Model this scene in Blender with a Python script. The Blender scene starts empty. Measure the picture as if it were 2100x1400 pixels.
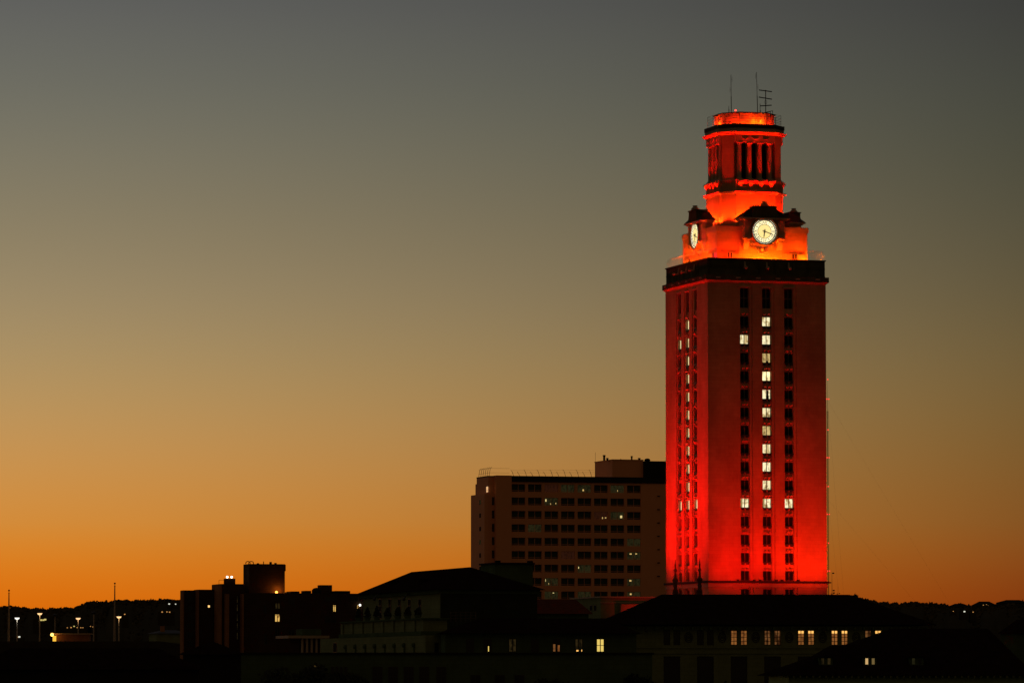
import bpy, math, random
from mathutils import Vector
random.seed(11)
S = bpy.context.scene
COL = S.collection
R = math.radians
# ------------------------------------------------------------------ camera
F, YH, ZC = 10000.0, 1400.0, 20.0          # focal length in photo pixels, eye-level row, eye height
PIT = math.atan((YH - 700) / F)
cam = bpy.data.cameras.new('camera'); co = bpy.data.objects.new('camera', cam); COL.objects.link(co)
cam.sensor_width = 36; cam.lens = 36 * F / 2100; cam.clip_start = 1; cam.clip_end = 60000
co.location = (0, 0, ZC); co.rotation_euler = (R(90) + PIT, 0, 0)
S.camera = co
# ------------------------------------------------------------------ world: the dusk sky
def lin(c):
    return tuple((v / 255 / 12.92) if v <= 10.3 else ((v / 255 + .055) / 1.055) ** 2.4 for v in c)
W = bpy.data.worlds.new('World'); S.world = W; W.use_nodes = True
nt = W.node_tree; N = nt.nodes; K = nt.links; N.clear()
def wn(t, **kw):
    n = N.new(t)
    for k, v in kw.items(): setattr(n, k, v)
    return n
def wm(op, a, b=None, clamp=False):
    n = wn('ShaderNodeMath', operation=op, use_clamp=clamp)
    for i, v in enumerate((a, b)):
        if v is None: continue
        if isinstance(v, (int, float)): n.inputs[i].default_value = v
        else: K.new(v, n.inputs[i])
    return n.outputs[0]
tc = wn('ShaderNodeTexCoord'); sx = wn('ShaderNodeSeparateXYZ'); K.new(tc.outputs['Generated'], sx.inputs[0])
az = wm('ARCTAN2', sx.outputs[0], sx.outputs[1])            # 0 = straight ahead (west), + to the right
el = wm('ARCSINE', sx.outputs[2])
EL = R(24.0)
fac = wm('DIVIDE', el, EL, True)
ROWS = [1400, 1290, 1230, 1150, 1070, 920, 770, 620, 470, 320, 170, 10]
LEFT = [(205, 92, 6), (216, 101, 6), (221, 110, 10), (220, 127, 30), (212, 140, 55), (198, 148, 84), (177, 147, 97), (157, 138, 104), (139, 127, 100), (124, 119, 101), (108, 108, 98), (98, 98, 95)]
RIGHT = [(118, 44, 10), (127, 50, 11), (133, 57, 13), (138, 74, 24), (134, 84, 34), (125, 92, 46), (115, 94, 57), (100, 88, 61), (88, 82, 63), (77, 76, 62), (70, 71, 63), (62, 62, 59)]
def ramp(cols, f, extra):
    r = wn('ShaderNodeValToRGB'); cr = r.color_ramp; cr.interpolation = 'B_SPLINE'
    st = [((PIT + math.atan((700 - y) / F)) / EL, lin(c)) for y, c in zip(ROWS, cols)] + extra
    while len(cr.elements) < len(st): cr.elements.new(.5)
    for e, (p, c) in zip(cr.elements, sorted(st)):
        e.position = max(0, min(1, p)); e.color = (*c, 1)
    K.new(f, r.inputs[0]); return r.outputs[0]
cl = ramp(LEFT, fac, [(.6, lin((74, 76, 82))), (1, lin((60, 64, 74)))])
cr_ = ramp(RIGHT, fac, [(.6, lin((52, 54, 56))), (1, lin((46, 48, 54)))])
s = wm('DIVIDE', wm('ADD', az, R(6.0)), R(12.0), True)
s = wm('POWER', s, 1.28)
mx = wn('ShaderNodeMix', data_type='RGBA'); K.new(s, mx.inputs['Factor']); K.new(cl, mx.inputs[6]); K.new(cr_, mx.inputs[7])
# away from the afterglow the dome is the plain dusk of a Nishita sky with the sun under the horizon plus city sky-glow
sky = wn('ShaderNodeTexSky'); sky.sky_type = 'NISHITA'; sky.sun_disc = False
sky.sun_elevation = R(-3.5); sky.sun_rotation = R(-12); sky.altitude = 180
sk = wn('ShaderNodeMix', data_type='RGBA', blend_type='MULTIPLY'); sk.inputs['Factor'].default_value = 1
K.new(sky.outputs[0], sk.inputs[6]); sk.inputs[7].default_value = (.02, .02, .02, 1)
gl = wn('ShaderNodeMix', data_type='RGBA', blend_type='ADD'); gl.inputs['Factor'].default_value = 1
K.new(sk.outputs[2], gl.inputs[6]); gl.inputs[7].default_value = (.058, .032, .014, 1)
absaz = wm('ABSOLUTE', wm('ADD', az, R(8)))
g = wn('ShaderNodeMapRange', interpolation_type='SMOOTHSTEP'); K.new(absaz, g.inputs[0])
g.inputs[1].default_value = R(25); g.inputs[2].default_value = R(110)
fin = wn('ShaderNodeMix', data_type='RGBA'); K.new(g.outputs[0], fin.inputs['Factor']); K.new(mx.outputs[2], fin.inputs[6]); K.new(gl.outputs[2], fin.inputs[7])
bg = wn('ShaderNodeBackground'); K.new(fin.outputs[2], bg.inputs[0]); bg.inputs[1].default_value = 1.0
wo = wn('ShaderNodeOutputWorld'); K.new(bg.outputs[0], wo.inputs[0])
S.view_settings.view_transform = 'Standard'; S.view_settings.look = 'None'
S.view_settings.exposure = 0; S.view_settings.gamma = 1
S.cycles.use_denoising = True
S.cycles.max_bounces = 5; S.cycles.diffuse_bounces = 3; S.cycles.glossy_bounces = 2
S.cycles.sample_clamp_indirect = 4

# ------------------------------------------------------------------ helpers: pixels <-> world
def ray(px, py):
    x = (px - 1050) / F; y = (700 - py) / F
    return Vector((x, math.cos(PIT) - y * math.sin(PIT), math.sin(PIT) + y * math.cos(PIT)))
def at(px, py, Y):
    d = ray(px, py); return d * (Y / d.y) + Vector((0, 0, ZC))
def hit(A, dr, px, py):                     # where the sight line meets the upright plane through A along dr
    d = ray(px, py); n = Vector((-dr.y, dr.x, 0)); t = A.xy.dot(n.xy) / d.dot(n)
    P = d * t + Vector((0, 0, ZC)); return (P.xy - A.xy).dot(dr.xy), P.z

# ------------------------------------------------------------------ helpers: meshes
class MB:
    def __init__(s): s.v = []; s.f = []
    def add(s, vs, fs):
        o = len(s.v); s.v += [tuple(v) for v in vs]; s.f += [tuple(i + o for i in f) for f in fs]; return s
    def quad(s, a, b, c, d): return s.add((a, b, c, d), ((0, 1, 2, 3),))
    def box(s, x0, x1, y0, y1, z0, z1):
        return s.add([(x0, y0, z0), (x1, y0, z0), (x1, y1, z0), (x0, y1, z0), (x0, y0, z1), (x1, y0, z1), (x1, y1, z1), (x0, y1, z1)],
                     [(0, 3, 2, 1), (4, 5, 6, 7), (0, 1, 5, 4), (1, 2, 6, 5), (2, 3, 7, 6), (3, 0, 4, 7)])
    def prism(s, poly, z0, z1, poly2=None):
        n = len(poly); p2 = poly2 or poly
        vs = [(x, y, z0) for x, y in poly] + [(x, y, z1) for x, y in p2]
        return s.add(vs, [tuple(range(n - 1, -1, -1)), tuple(range(n, 2 * n))] + [(i, (i + 1) % n, n + (i + 1) % n, n + i) for i in range(n)])
    def tube(s, a, b, r, n=6, r2=None):
        a, b = Vector(a), Vector(b); d = (b - a).normalized(); r2 = r if r2 is None else r2
        u = d.orthogonal().normalized(); w = d.cross(u)
        vs = []
        for p, q in ((a, r), (b, r2)):
            vs += [p + (u * math.cos(t) + w * math.sin(t)) * q for t in (2 * math.pi * i / n for i in range(n))]
        return s.add(vs, [tuple(range(n - 1, -1, -1)), tuple(range(n, 2 * n))] + [(i, (i + 1) % n, n + (i + 1) % n, n + i) for i in range(n)])
    def lathe(s, prof, c=(0, 0), n=12):
        vs = [(c[0] + r * math.cos(2 * math.pi * i / n), c[1] + r * math.sin(2 * math.pi * i / n), z) for r, z in prof for i in range(n)]
        fs = [(j * n + i, j * n + (i + 1) % n, (j + 1) * n + (i + 1) % n, (j + 1) * n + i) for j in range(len(prof) - 1) for i in range(n)]
        return s.add(vs, fs + [tuple(range(n - 1, -1, -1)), tuple(range((len(prof) - 1) * n, len(prof) * n))])
    def ball(s, c, r, n=8, m=6):
        prof = [(max(.001, r * math.sin(math.pi * j / m)), c[2] - r * math.cos(math.pi * j / m)) for j in range(m + 1)]
        return s.lathe(prof, (c[0], c[1]), n)
    def relief(s, P, xs, zs, D):            # a wall whose cells lie at depth D(i, j), with the steps between them
        nx, nz = len(xs) - 1, len(zs) - 1
        for i in range(nx):
            for j in range(nz):
                d = D[i][j]
                s.quad(P(xs[i], zs[j], d), P(xs[i + 1], zs[j], d), P(xs[i + 1], zs[j + 1], d), P(xs[i], zs[j + 1], d))
                if i + 1 < nx and D[i + 1][j] != d:
                    e = D[i + 1][j]; x = xs[i + 1]; s.quad(P(x, zs[j], d), P(x, zs[j], e), P(x, zs[j + 1], e), P(x, zs[j + 1], d))
                if j + 1 < nz and D[i][j + 1] != d:
                    e = D[i][j + 1]; z = zs[j + 1]; s.quad(P(xs[i], z, d), P(xs[i + 1], z, d), P(xs[i + 1], z, e), P(xs[i], z, e))
        return s
    def mesh(s, name, mat, smooth=False):
        m = bpy.data.meshes.new(name); m.from_pydata(s.v, [], s.f); m.materials.append(mat)
        if smooth:
            for p in m.polygons: p.use_smooth = True
        m.update(); return m
    def build(s, name, mat, parent=None, loc=(0, 0, 0), rz=0, smooth=False):
        return put(name, s.mesh(name, mat, smooth), parent, loc, rz)
def put(name, mesh, parent=None, loc=(0, 0, 0), rz=0):
    o = bpy.data.objects.new(name, mesh); COL.objects.link(o); o.parent = parent
    o.location = loc; o.rotation_euler = (0, 0, rz); return o
def tag(o, label=None, cat=None, group=None, kind=None):
    if label: o['label'] = label
    if cat: o['category'] = cat
    if group: o['group'] = group
    if kind: o['kind'] = kind
    return o
def empty(name, loc, rz, label, cat, group=None):
    o = bpy.data.objects.new(name, None); COL.objects.link(o); o.location = loc; o.rotation_euler = (0, 0, rz)
    return tag(o, label, cat, group)
def copy_tree(o, parent=None):
    c = o.copy(); COL.objects.link(c); c.parent = parent
    for ch in [x for x in KIDS.get(o.name, [])]: copy_tree(ch, c)
    return c
KIDS = {}
def index_kids():
    KIDS.clear()
    for o in bpy.data.objects:
        if o.parent: KIDS.setdefault(o.parent.name, []).append(o)

# ------------------------------------------------------------------ materials
def mat(name, col, rough=.85, var=.25, scale=.6, bump=0., metal=0., brick=None, streak=0.):
    m = bpy.data.materials.new(name); m.use_nodes = True; t = m.node_tree; b = t.nodes['Principled BSDF']
    b.inputs['Roughness'].default_value = rough; b.inputs['Metallic'].default_value = metal
    b.inputs['Specular IOR Level'].default_value = (0. if rough >= .95 else .08 if rough > .8 else .2) if metal == 0 else .5
    tcn = t.nodes.new('ShaderNodeTexCoord')
    no = t.nodes.new('ShaderNodeTexNoise'); no.inputs['Scale'].default_value = scale; no.inputs['Detail'].default_value = 6; no.inputs['Roughness'].default_value = .65
    mp = t.nodes.new('ShaderNodeMapping'); mp.inputs['Scale'].default_value = (1, 1, 1 - .8 * streak)
    t.links.new(tcn.outputs['Object'], mp.inputs[0]); t.links.new(mp.outputs[0], no.inputs[0])
    r = t.nodes.new('ShaderNodeValToRGB'); r.color_ramp.elements[0].position = .3; r.color_ramp.elements[1].position = .7
    r.color_ramp.elements[0].color = (*[c * (1 - var) for c in col], 1); r.color_ramp.elements[1].color = (*[min(1, c * (1 + var)) for c in col], 1)
    t.links.new(no.outputs[0], r.inputs[0]); out = r.outputs[0]
    if brick:                               # coursed blocks: (w, h, mortar) in metres, read off height and girth
        sp = t.nodes.new('ShaderNodeSeparateXYZ'); t.links.new(tcn.outputs['Object'], sp.inputs[0])
        ad = t.nodes.new('ShaderNodeMath'); t.links.new(sp.outputs[0], ad.inputs[0]); t.links.new(sp.outputs[1], ad.inputs[1])
        cb = t.nodes.new('ShaderNodeCombineXYZ'); t.links.new(ad.outputs[0], cb.inputs[0]); t.links.new(sp.outputs[2], cb.inputs[1])
        bk = t.nodes.new('ShaderNodeTexBrick'); bk.inputs['Scale'].default_value = 1
        bk.inputs['Brick Width'].default_value = brick[0]; bk.inputs['Row Height'].default_value = brick[1]; bk.inputs['Mortar Size'].default_value = brick[2]
        bk.inputs['Color1'].default_value = (1, 1, 1, 1); bk.inputs['Color2'].default_value = (.90, .90, .90, 1); bk.inputs['Mortar'].default_value = (.66, .66, .66, 1)
        t.links.new(cb.outputs[0], bk.inputs[0])
        mm = t.nodes.new('ShaderNodeMix'); mm.data_type = 'RGBA'; mm.blend_type = 'MULTIPLY'; mm.inputs['Factor'].default_value = 1
        t.links.new(out, mm.inputs[6]); t.links.new(bk.outputs[0], mm.inputs[7]); out = mm.outputs[2]
    t.links.new(out, b.inputs['Base Color'])
    if bump:
        bu = t.nodes.new('ShaderNodeBump'); bu.inputs['Strength'].default_value = bump; bu.inputs['Distance'].default_value = .1
        n2 = t.nodes.new('ShaderNodeTexNoise'); n2.inputs['Scale'].default_value = scale * 6; n2.inputs['Detail'].default_value = 5
        t.links.new(tcn.outputs['Object'], n2.inputs[0]); t.links.new(n2.outputs[0], bu.inputs['Height']); t.links.new(bu.outputs[0], b.inputs['Normal'])
    return m
def emit(name, col, st, dark=None, amount=0.):   # light-giving pane; with 'dark' the room behind shows as blinds, shelves, silhouettes
    m = bpy.data.materials.new(name); m.use_nodes = True; t = m.node_tree; t.nodes.clear()
    e = t.nodes.new('ShaderNodeEmission'); e.inputs[1].default_value = st; e.inputs[0].default_value = (*col, 1)
    o = t.nodes.new('ShaderNodeOutputMaterial'); t.links.new(e.outputs[0], o.inputs[0])
    if dark:
        tcn = t.nodes.new('ShaderNodeTexCoord'); oi = t.nodes.new('ShaderNodeObjectInfo')
        ml = t.nodes.new('ShaderNodeVectorMath'); ml.operation = 'SCALE'; ml.inputs[0].default_value = (37, 19, 53); t.links.new(oi.outputs['Random'], ml.inputs['Scale'])
        ad = t.nodes.new('ShaderNodeVectorMath'); ad.operation = 'ADD'; t.links.new(tcn.outputs['Object'], ad.inputs[0]); t.links.new(ml.outputs[0], ad.inputs[1])
        mp = t.nodes.new('ShaderNodeMapping'); mp.inputs['Scale'].default_value = (2.6, 2.6, .55); t.links.new(ad.outputs[0], mp.inputs[0])
        no = t.nodes.new('ShaderNodeTexNoise'); no.inputs['Scale'].default_value = 1.1; no.inputs['Detail'].default_value = 1; t.links.new(mp.outputs[0], no.inputs[0])
        no2 = t.nodes.new('ShaderNodeTexNoise'); no2.inputs['Scale'].default_value = 2.2; no2.inputs['Detail'].default_value = 1; t.links.new(ad.outputs[0], no2.inputs[0])
        mxx = t.nodes.new('ShaderNodeMath'); mxx.operation = 'MULTIPLY'; t.links.new(no.outputs[0], mxx.inputs[0]); t.links.new(no2.outputs[0], mxx.inputs[1])
        r = t.nodes.new('ShaderNodeValToRGB'); r.color_ramp.interpolation = 'LINEAR'
        r.color_ramp.elements[0].position = .10 + .1 * amount; r.color_ramp.elements[0].color = (*dark, 1)
        r.color_ramp.elements[1].position = .24 + .1 * amount; r.color_ramp.elements[1].color = (*col, 1)
        t.links.new(mxx.outputs[0], r.inputs[0]); t.links.new(r.outputs[0], e.inputs[0])
    return m
STONE = mat('limestone', (.43, .29, .18), .9, .27, .22, .25, brick=(1.3, .52, .010), streak=.6)
CARVED = mat('carved_limestone', (.40, .35, .28), .9, .18, 1.2, .5)
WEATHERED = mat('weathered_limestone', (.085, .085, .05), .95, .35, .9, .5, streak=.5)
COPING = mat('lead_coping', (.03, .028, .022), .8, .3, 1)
BRONZE = mat('dark_bronze', (.03, .026, .02), .5, .3, 2, metal=.2)
GOLD = mat('gilt_bronze', (.22, .10, .025), .45, .2, 2, metal=.6)
FRAME = mat('window_metal', (.16, .13, .10), .6, .2, 2)
WIRE = mat('galvanised_wire', (.26, .23, .2), .6, .2, 2)
MASTM = mat('mast_steel', (.10, .07, .05), .6, .2, 2)
POLEM = mat('pole_paint', (.36, .33, .29), .6, .2, 2)
GLASS = mat('dark_glass', (.012, .014, .013), .12, .2, 2)
GLASS.node_tree.nodes['Principled BSDF'].inputs['Specular IOR Level'].default_value = .35
DARKV = mat('blinds_drawn_glass', (.008, .009, .007), .9, .2, 2)  # near-black matte pane that shows no reflections
CLOCKLIT = emit('clock_glass', (1, .76, .28), 1.1)
DIALLIT = emit('dial_glass', (1, .86, .46), 1.5)
BULB = emit('bulb', (1, .9, .6), 2.6)
LIT = emit('lit_room', (1, .88, .52), 1.05, (.40, .26, .09), .3)
LITW = emit('lit_room_white', (1, .84, .42), 1.5, (.6, .44, .20), 0.)
LITB = emit('lit_room_busy', (1, .84, .46), 1.0, (.3, .19, .07), .55)
LITY = emit('lit_room_dim', (.82, .58, .22), .8, (.30, .19, .06), .45)
REVEAL = emit('lit_reveal', (.8, .42, .10), .55)
ORANGE = emit('lit_amber', (.55, .20, .045), .46, (.25, .08, .02), .3)
AMBERDIM = emit('lit_amber_dim', (.30, .12, .035), .5, (.06, .02, .006), .6)
AMBERTOP = emit('lit_amber_top', (1, .50, .12), 1.25)
YELLOW = emit('lit_yellow', (.78, .56, .13), 1.05)
DIM = emit('lit_dim', (.11, .07, .022), .22, (.02, .015, .006), .5)
ROOMDIM = emit('dim_room', (.034, .029, .010), .5, (.014, .013, .005), .4)
ROOMRED = emit('curtain_room', (.05, .014, .006), .45, (.03, .009, .004), .3)
SPOTW = emit('lamp_white', (1, .95, .8), 3.)
SPOTO = emit('lamp_orange', (1, .55, .2), 3.)
SPOTR = emit('lamp_red', (1, .035, .03), 1.7)
BLOCKW = mat('painted_concrete', (.80, .38, .20), .9, .06, .08, 0, streak=.4)  # wall colour warmed and brightened to stand in for stray city light
BLOCKDK = mat('dark_roofing', (.02, .02, .016), .9, .2, .5)
BRICK = mat('brown_brick', (.34, .18, .085), .95, .15, .5, .2, brick=(.6, .25, .02))  # brightened brick: sunset light on left faces put into the colour
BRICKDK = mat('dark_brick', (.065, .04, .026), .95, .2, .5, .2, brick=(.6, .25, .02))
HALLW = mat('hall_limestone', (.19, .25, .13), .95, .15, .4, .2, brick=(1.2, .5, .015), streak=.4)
HALLD = mat('aged_limestone', (.08, .135, .07), .95, .2, .4, .2, brick=(1.2, .5, .015), streak=.4)  # darker copy of the hall limestone
TILE = mat('clay_tile', (.016, .010, .007), 1., .35, 1.5, .4)
TILERED = mat('red_clay_tile', (.10, .035, .022), .95, .3, 1.5, .5)
CONC = mat('garage_concrete', (.05, .045, .036), .95, .2, .4)
CANOPY = mat('pale_canopy', (.50, .42, .33), .9, .1, .4)
LEAF = mat('foliage', (.028, .036, .014), .9, .4, 3)
BARK = mat('bark', (.05, .04, .03), .95, .3, 3)
FOREST = mat('far_foliage', (.075, .068, .034), .95, .15, .05)
SOIL = mat('hill_soil', (.05, .046, .025), .95, .1, .01)
GRD = mat('ground_grass', (.035, .04, .02), .95, .3, .05)

def lamp(kind, loc, power, col, target=None, size=R(120), blend=.6, rad=.15):
    l = bpy.data.lights.new('floodlight', kind); l.energy = power; l.color = col; l.shadow_soft_size = rad
    o = bpy.data.objects.new('floodlight', l); COL.objects.link(o); o.location = loc
    if kind == 'SPOT':
        l.spot_size = size; l.spot_blend = blend
        o.rotation_euler = (Vector(target) - Vector(loc)).to_track_quat('-Z', 'Y').to_euler()
    return o

# ------------------------------------------------------------------ setting: ground and hills
MB().quad((-30000, -3000, 0), (30000, -3000, 0), (30000, 40000, 0), (-30000, 40000, 0)).build('ground', GRD)['kind'] = 'structure'
PROF = [(-900, 1252), (-200, 1247), (0, 1247), (40, 1249), (60, 1252), (90, 1253), (125, 1251), (157, 1251), (165, 1246), (181, 1238), (210, 1238), (240, 1236.5), (280, 1235), (330, 1234), (370, 1234.5), (480, 1236), (700, 1238), (1000, 1236), (1300, 1232),
        (1500, 1226), (1700, 1222), (1752, 1226), (1770, 1232), (1800, 1238.5), (1850, 1240.5), (1890, 1239), (1935, 1243.5), (1955, 1246), (1968, 1243), (1992, 1247.5), (2004, 1243), (2040, 1244), (2055, 1244), (2075, 1240), (2100, 1238), (2300, 1230), (3000, 1240)]
def prof(px):
    for (a, b), (c, d) in zip(PROF, PROF[1:]):
        if a <= px <= c: return b + (d - b) * (px - a) / (c - a)
    return 1245
hm = MB(); cols = [-900 + 12 * i for i in range(325)]
rows = [(3300, 0), (3700, .25), (4200, .55), (4700, .8), (5200, 1.), (5600, .96), (6500, .5), (8000, .0)]
vs = []
for px in cols:
    top = at(px, prof(px), 5200)
    for Y, k in rows:
        z = top.z * k + (0 if k in (0, 1.) else 4 * math.sin(px * .07 + Y * .01) + 3 * math.sin(px * .19 + Y * .003))
        vs.append(((px - 1050) / F * Y, Y, max(-1 if k == 0 else 1, z)))
nr = len(rows)
hm.add(vs, [(i * nr + j, (i + 1) * nr + j, (i + 1) * nr + j + 1, i * nr + j + 1) for i in range(len(cols) - 1) for j in range(nr - 1)])
hm.build('hills', SOIL, smooth=True)['kind'] = 'structure'
def leafblob(mb, c, r, n, sz):
    for _ in range(n):
        d = Vector((random.gauss(0, 1), random.gauss(0, 1), random.gauss(0, 1))).normalized() * r * random.random() ** .4
        d.z *= .75; p = c + d
        u = Vector((random.gauss(0, 1), random.gauss(0, 1), random.gauss(0, 1))).normalized(); w = u.orthogonal().normalized()
        a = sz * random.uniform(.6, 1.4); b = sz * random.uniform(.5, 1.1)
        mb.quad(p - u * a - w * b, p + u * a - w * b * .6, p + u * a * .8 + w * b, p - u * a * .7 + w * b)
fm = MB()
def near(px): return px < 420 or px > 1720
for i in range(2600):                       # the wooded crest and slopes that read as one mass
    px = random.uniform(-60, 400) if i % 2 else random.uniform(1730, 2170)
    k = random.random() ** 2; Y = 5200 - 1500 * k
    kk = 1 - .78 * (5200 - Y) / 1500 if Y > 3700 else .2
    top = at(px, prof(px), 5200); z = top.z * (1 - .75 * k) if k > .004 else top.z
    r = random.uniform(2.0, 4.6) * (1 if k > .02 else .8)
    leafblob(fm, Vector(((px - 1050) / F * Y, Y, z + r * .3)), r, 26, r * .34)
tag(fm.build('hillside_woods', FOREST), 'dark wooded hillside along the far horizon', 'woods', kind='stuff')

def tree(loc, h, cr, label, group=None, name='tree', n=900, leaf=.3, conical=False, cat='tree'):
    o = empty(name, loc, random.random() * 6, label, cat, group)
    t = MB(); t.tube((0, 0, 0), (0, 0, h * .55), cr * .09 + .05, 8, cr * .05 + .03)
    for i in range(6):
        a = i * 1.05 + random.random(); t.tube((0, 0, h * (.35 + .03 * i)), (math.cos(a) * cr * .7, math.sin(a) * cr * .7, h * (.6 + .04 * i)), cr * .035 + .02, 5, .02)
    t.build('trunk', BARK, o)
    c = MB()
    if conical:
        for i in range(14):
            k = i / 13; leafblob(c, Vector((0, 0, h * (.12 + .84 * k))), cr * (1 - k) ** .8 + .05, n // 14, leaf)
    else:
        for i in range(16):
            a = random.random() * 6.28; q = cr * random.uniform(.15, .75)
            leafblob(c, Vector((math.cos(a) * q, math.sin(a) * q, h - cr * random.uniform(.4, 1.5))), cr * random.uniform(.32, .5), n // 16, leaf)
    c.build('crown', LEAF, o); return o

# ------------------------------------------------------------------ the clock tower
ANG = R(16.4)
U = Vector((math.cos(ANG), math.sin(ANG), 0)); V = Vector((-math.sin(ANG), math.cos(ANG), 0))
C0 = at(1453, 1190, 700); AX, AY = 9.03, 9.73; KY = AY / AX
CT = Vector((C0.x, C0.y, 0)) + U * AX + V * AY
tower = empty('clock_tower', CT, ANG, 'tall limestone clock tower floodlit red, its lit windows forming a figure one', 'tower')
def zf(py, hy, px=1564):                    # height of a photo row on the front plane hy in front of the tower's axis
    return hit(CT - V * hy, U, px, py)[1]
def fx(px, hy, py=900): return hit(CT - V * hy, U, px, py)[0]
def P4(k, ax, ay):
    return {0: lambda x, z, d: (x, -ay + d, z), 1: lambda x, z, d: (ax - d, x, z), 2: lambda x, z, d: (-x, ay - d, z), 3: lambda x, z, d: (-ax + d, -x, z)}[k]
zc_top = zf(577.5, AY, 1453); zcor1 = zf(563.5, AY, 1453); zpar = zf(528.3, AY, 1453)
PITCH = 37.2 * 702 / F
zrow = [zf(659 + 37.2 * i, AY) for i in range(16)]
WW, WH = .63, .685
ROT = {0: 0, 3: -math.pi / 2, 1: math.pi / 2, 2: math.pi}
sh = MB()
tall0, tall1 = zf(632, AY), zf(591, AY)
for k in range(4):
    sc = 1 if k in (0, 2) else KY; a = AX if k in (0, 2) else AY
    xs = [-a]; 
    for c in (-3.37, 0, 3.37):
        xs += [c * sc - 1.13, c * sc - .70, c * sc - WW, c * sc + WW, c * sc + .70, c * sc + 1.13]
    xs.append(a)
    zs = [0]
    for z in reversed(zrow): zs += [z - WH, z + WH]
    zs += [tall0, tall1, tall1 + .25, zc_top]
    D = []
    for i in range(len(xs) - 1):
        m = (i - 1) % 6; col = []
        for j in range(len(zs) - 1):
            mid = (zs[j] + zs[j + 1]) / 2
            d = 0
            if i % 6 != 0 or i == 0: pass
            if 0 < i < len(xs) - 2 and m != 5:
                d = .14 if m in (0, 4) else .30
                if mid > tall1: d = .14 if mid < tall1 + .25 else 0
                if m == 2 and (any(abs(mid - z) < WH for z in zrow) or tall0 < mid < tall1): d = .62
            col.append(d)
        D.append(col)
    sh.relief(P4(k, AX, AY), xs, zs, D)
sh.build('shaft', STONE, tower)
# window meshes, origin at the middle of the opening on the wall plane, x right, y inwards
def frame_mesh(w, h, y, bars=((0,), ()), t=.05):
    m = MB(); m.box(-w, w, y, y + .08, -h, -h + t); m.box(-w, w, y, y + .08, h - t, h); m.box(-w, -w + t, y, y + .08, -h + t, h - t); m.box(w - t, w, y, y + .08, -h + t, h - t)
    for x in bars[0]: m.box(x - .045, x + .045, y - .01, y + .07, -h + t, h - t)
    for z in bars[1]: m.box(-w + t, w - t, y + .005, y + .075, z - .03, z + .03)
    return m
wf = frame_mesh(WW, WH, .44).mesh('frame', FRAME)
tf = frame_mesh(WW, (tall1 - tall0) / 2, .44, ((0,), (-.05, .05))).mesh('tall_frame', FRAME)
pane = MB().quad((-WW + .02, .50, -WH + .02), (WW - .02, .50, -WH + .02), (WW - .02, .50, WH - .02), (-WW + .02, .50, WH - .02))
PM = {m.name: pane.mesh('pane', m) for m in (DARKV, LIT, LITW, LITB, LITY)}
TH = (tall1 - tall0) / 2
tp = MB().quad((-WW + .02, .5, -TH + .02), (WW - .02, .5, -TH + .02), (WW - .02, .5, TH - .02), (-WW + .02, .5, TH - .02)).mesh('tall_pane', DARKV)
si = MB(); si.box(-.66, .66, .12, .60, -WH - .10, -WH + .02)
for x in (-.36, .36): si.prism([(x - .2, .1), (x + .2, .1), (x + .2, .295), (x - .2, .295)], -WH - .34, -WH - .102)
si = si.mesh('sill', BRONZE)
cb = MB()
for x in (-.29, .29):
    cb.add([(x - .19, -.12, WH + .40), (x + .19, -.12, WH + .40), (x + .19, .297, WH + .16), (x - .19, .297, WH + .16), (x - .19, -.12, WH + .46), (x + .19, -.12, WH + .46), (x + .19, .297, WH + .46), (x - .19, .297, WH + .46)],
           [(0, 3, 2, 1), (4, 5, 6, 7), (0, 1, 5, 4), (1, 2, 6, 5), (2, 3, 7, 6), (3, 0, 4, 7)])
cb.box(-.66, .66, .20, .297, WH + .04, WH + .12)
cb = cb.mesh('corbel', CARVED)
SILH = [emit('lit_shelf', (.34, .22, .08), 1), emit('lit_curtain', (.62, .46, .2), 1), BRONZE]
front_lit = {(1, i): 1 for i in range(11)}; front_lit.update({(0, 1): 1, (0, 10): 1, (2, 10): 1})
left_lit = {(1, i): 1 for i in range(11)}; left_lit.update({(0, 1): 1, (0, 10): 1, (2, 10): 1})
for k, lit in ((0, front_lit), (3, left_lit)):
    sc = 1 if k == 0 else KY
    for ci, c in enumerate((-3.37, 0, 3.37)):
        P = P4(k, AX, AY)
        for i, z in enumerate(zrow):
            p = P(c * sc, z, 0)
            w = put('window', wf, tower, p, ROT[k])
            kind = 'blinds_drawn_glass'
            if (ci, i) in lit:
                kind = random.choice(['lit_room', 'lit_room_white', 'lit_room_busy']); 
                kind = ['lit_room', 'lit_room', 'lit_room_dim', 'lit_room_white', 'lit_room', 'lit_room_busy', 'lit_room_dim', 'lit_room_busy', 'lit_room', 'lit_room_busy', 'lit_room'][i]
                if k == 3: kind = 'lit_room_white'
                w['label'] = 'brightly lit window'
            put('pane', PM[kind], w)
            if (ci, i) in lit and k == 0:      # desks, shelves and plants standing against the light
                sb = MB(); g_ = random.Random(31 * ci + i)
                for _ in range(g_.choice((0, 1, 1, 2))):
                    x_ = g_.uniform(-WW + .1, WW - .4); sb.box(x_, x_ + g_.uniform(.2, .42), .485, .495, -WH + .03, -WH + g_.uniform(.2, .55))
                if g_.random() < .45: x_ = g_.choice((-WW + .05, .08)); sb.box(x_, x_ + .26, .485, .495, -WH + .03, WH - .06)
                if sb.v: sb.build('furniture', g_.choice(SILH), w)
            put('sill', si, w); 
            if i < 15: put('corbel', cb, w)
        w = put('tall_window', tf, tower, P(c * sc, (tall0 + tall1) / 2, 0), ROT[k]); put('pane', tp, w)
        if k == 3 and ci == 2: MB().quad((.05, .49, -TH + .06), (WW - .06, .49, -TH + .06), (WW - .06, .49, -.1), (.05, .49, -.1)).build('lit_pane', LITW, w)
        hd = MB().box(-.85, .85, -.10, .138, TH + .08, TH + .24); hd.build('lintel', CARVED, w)
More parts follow.
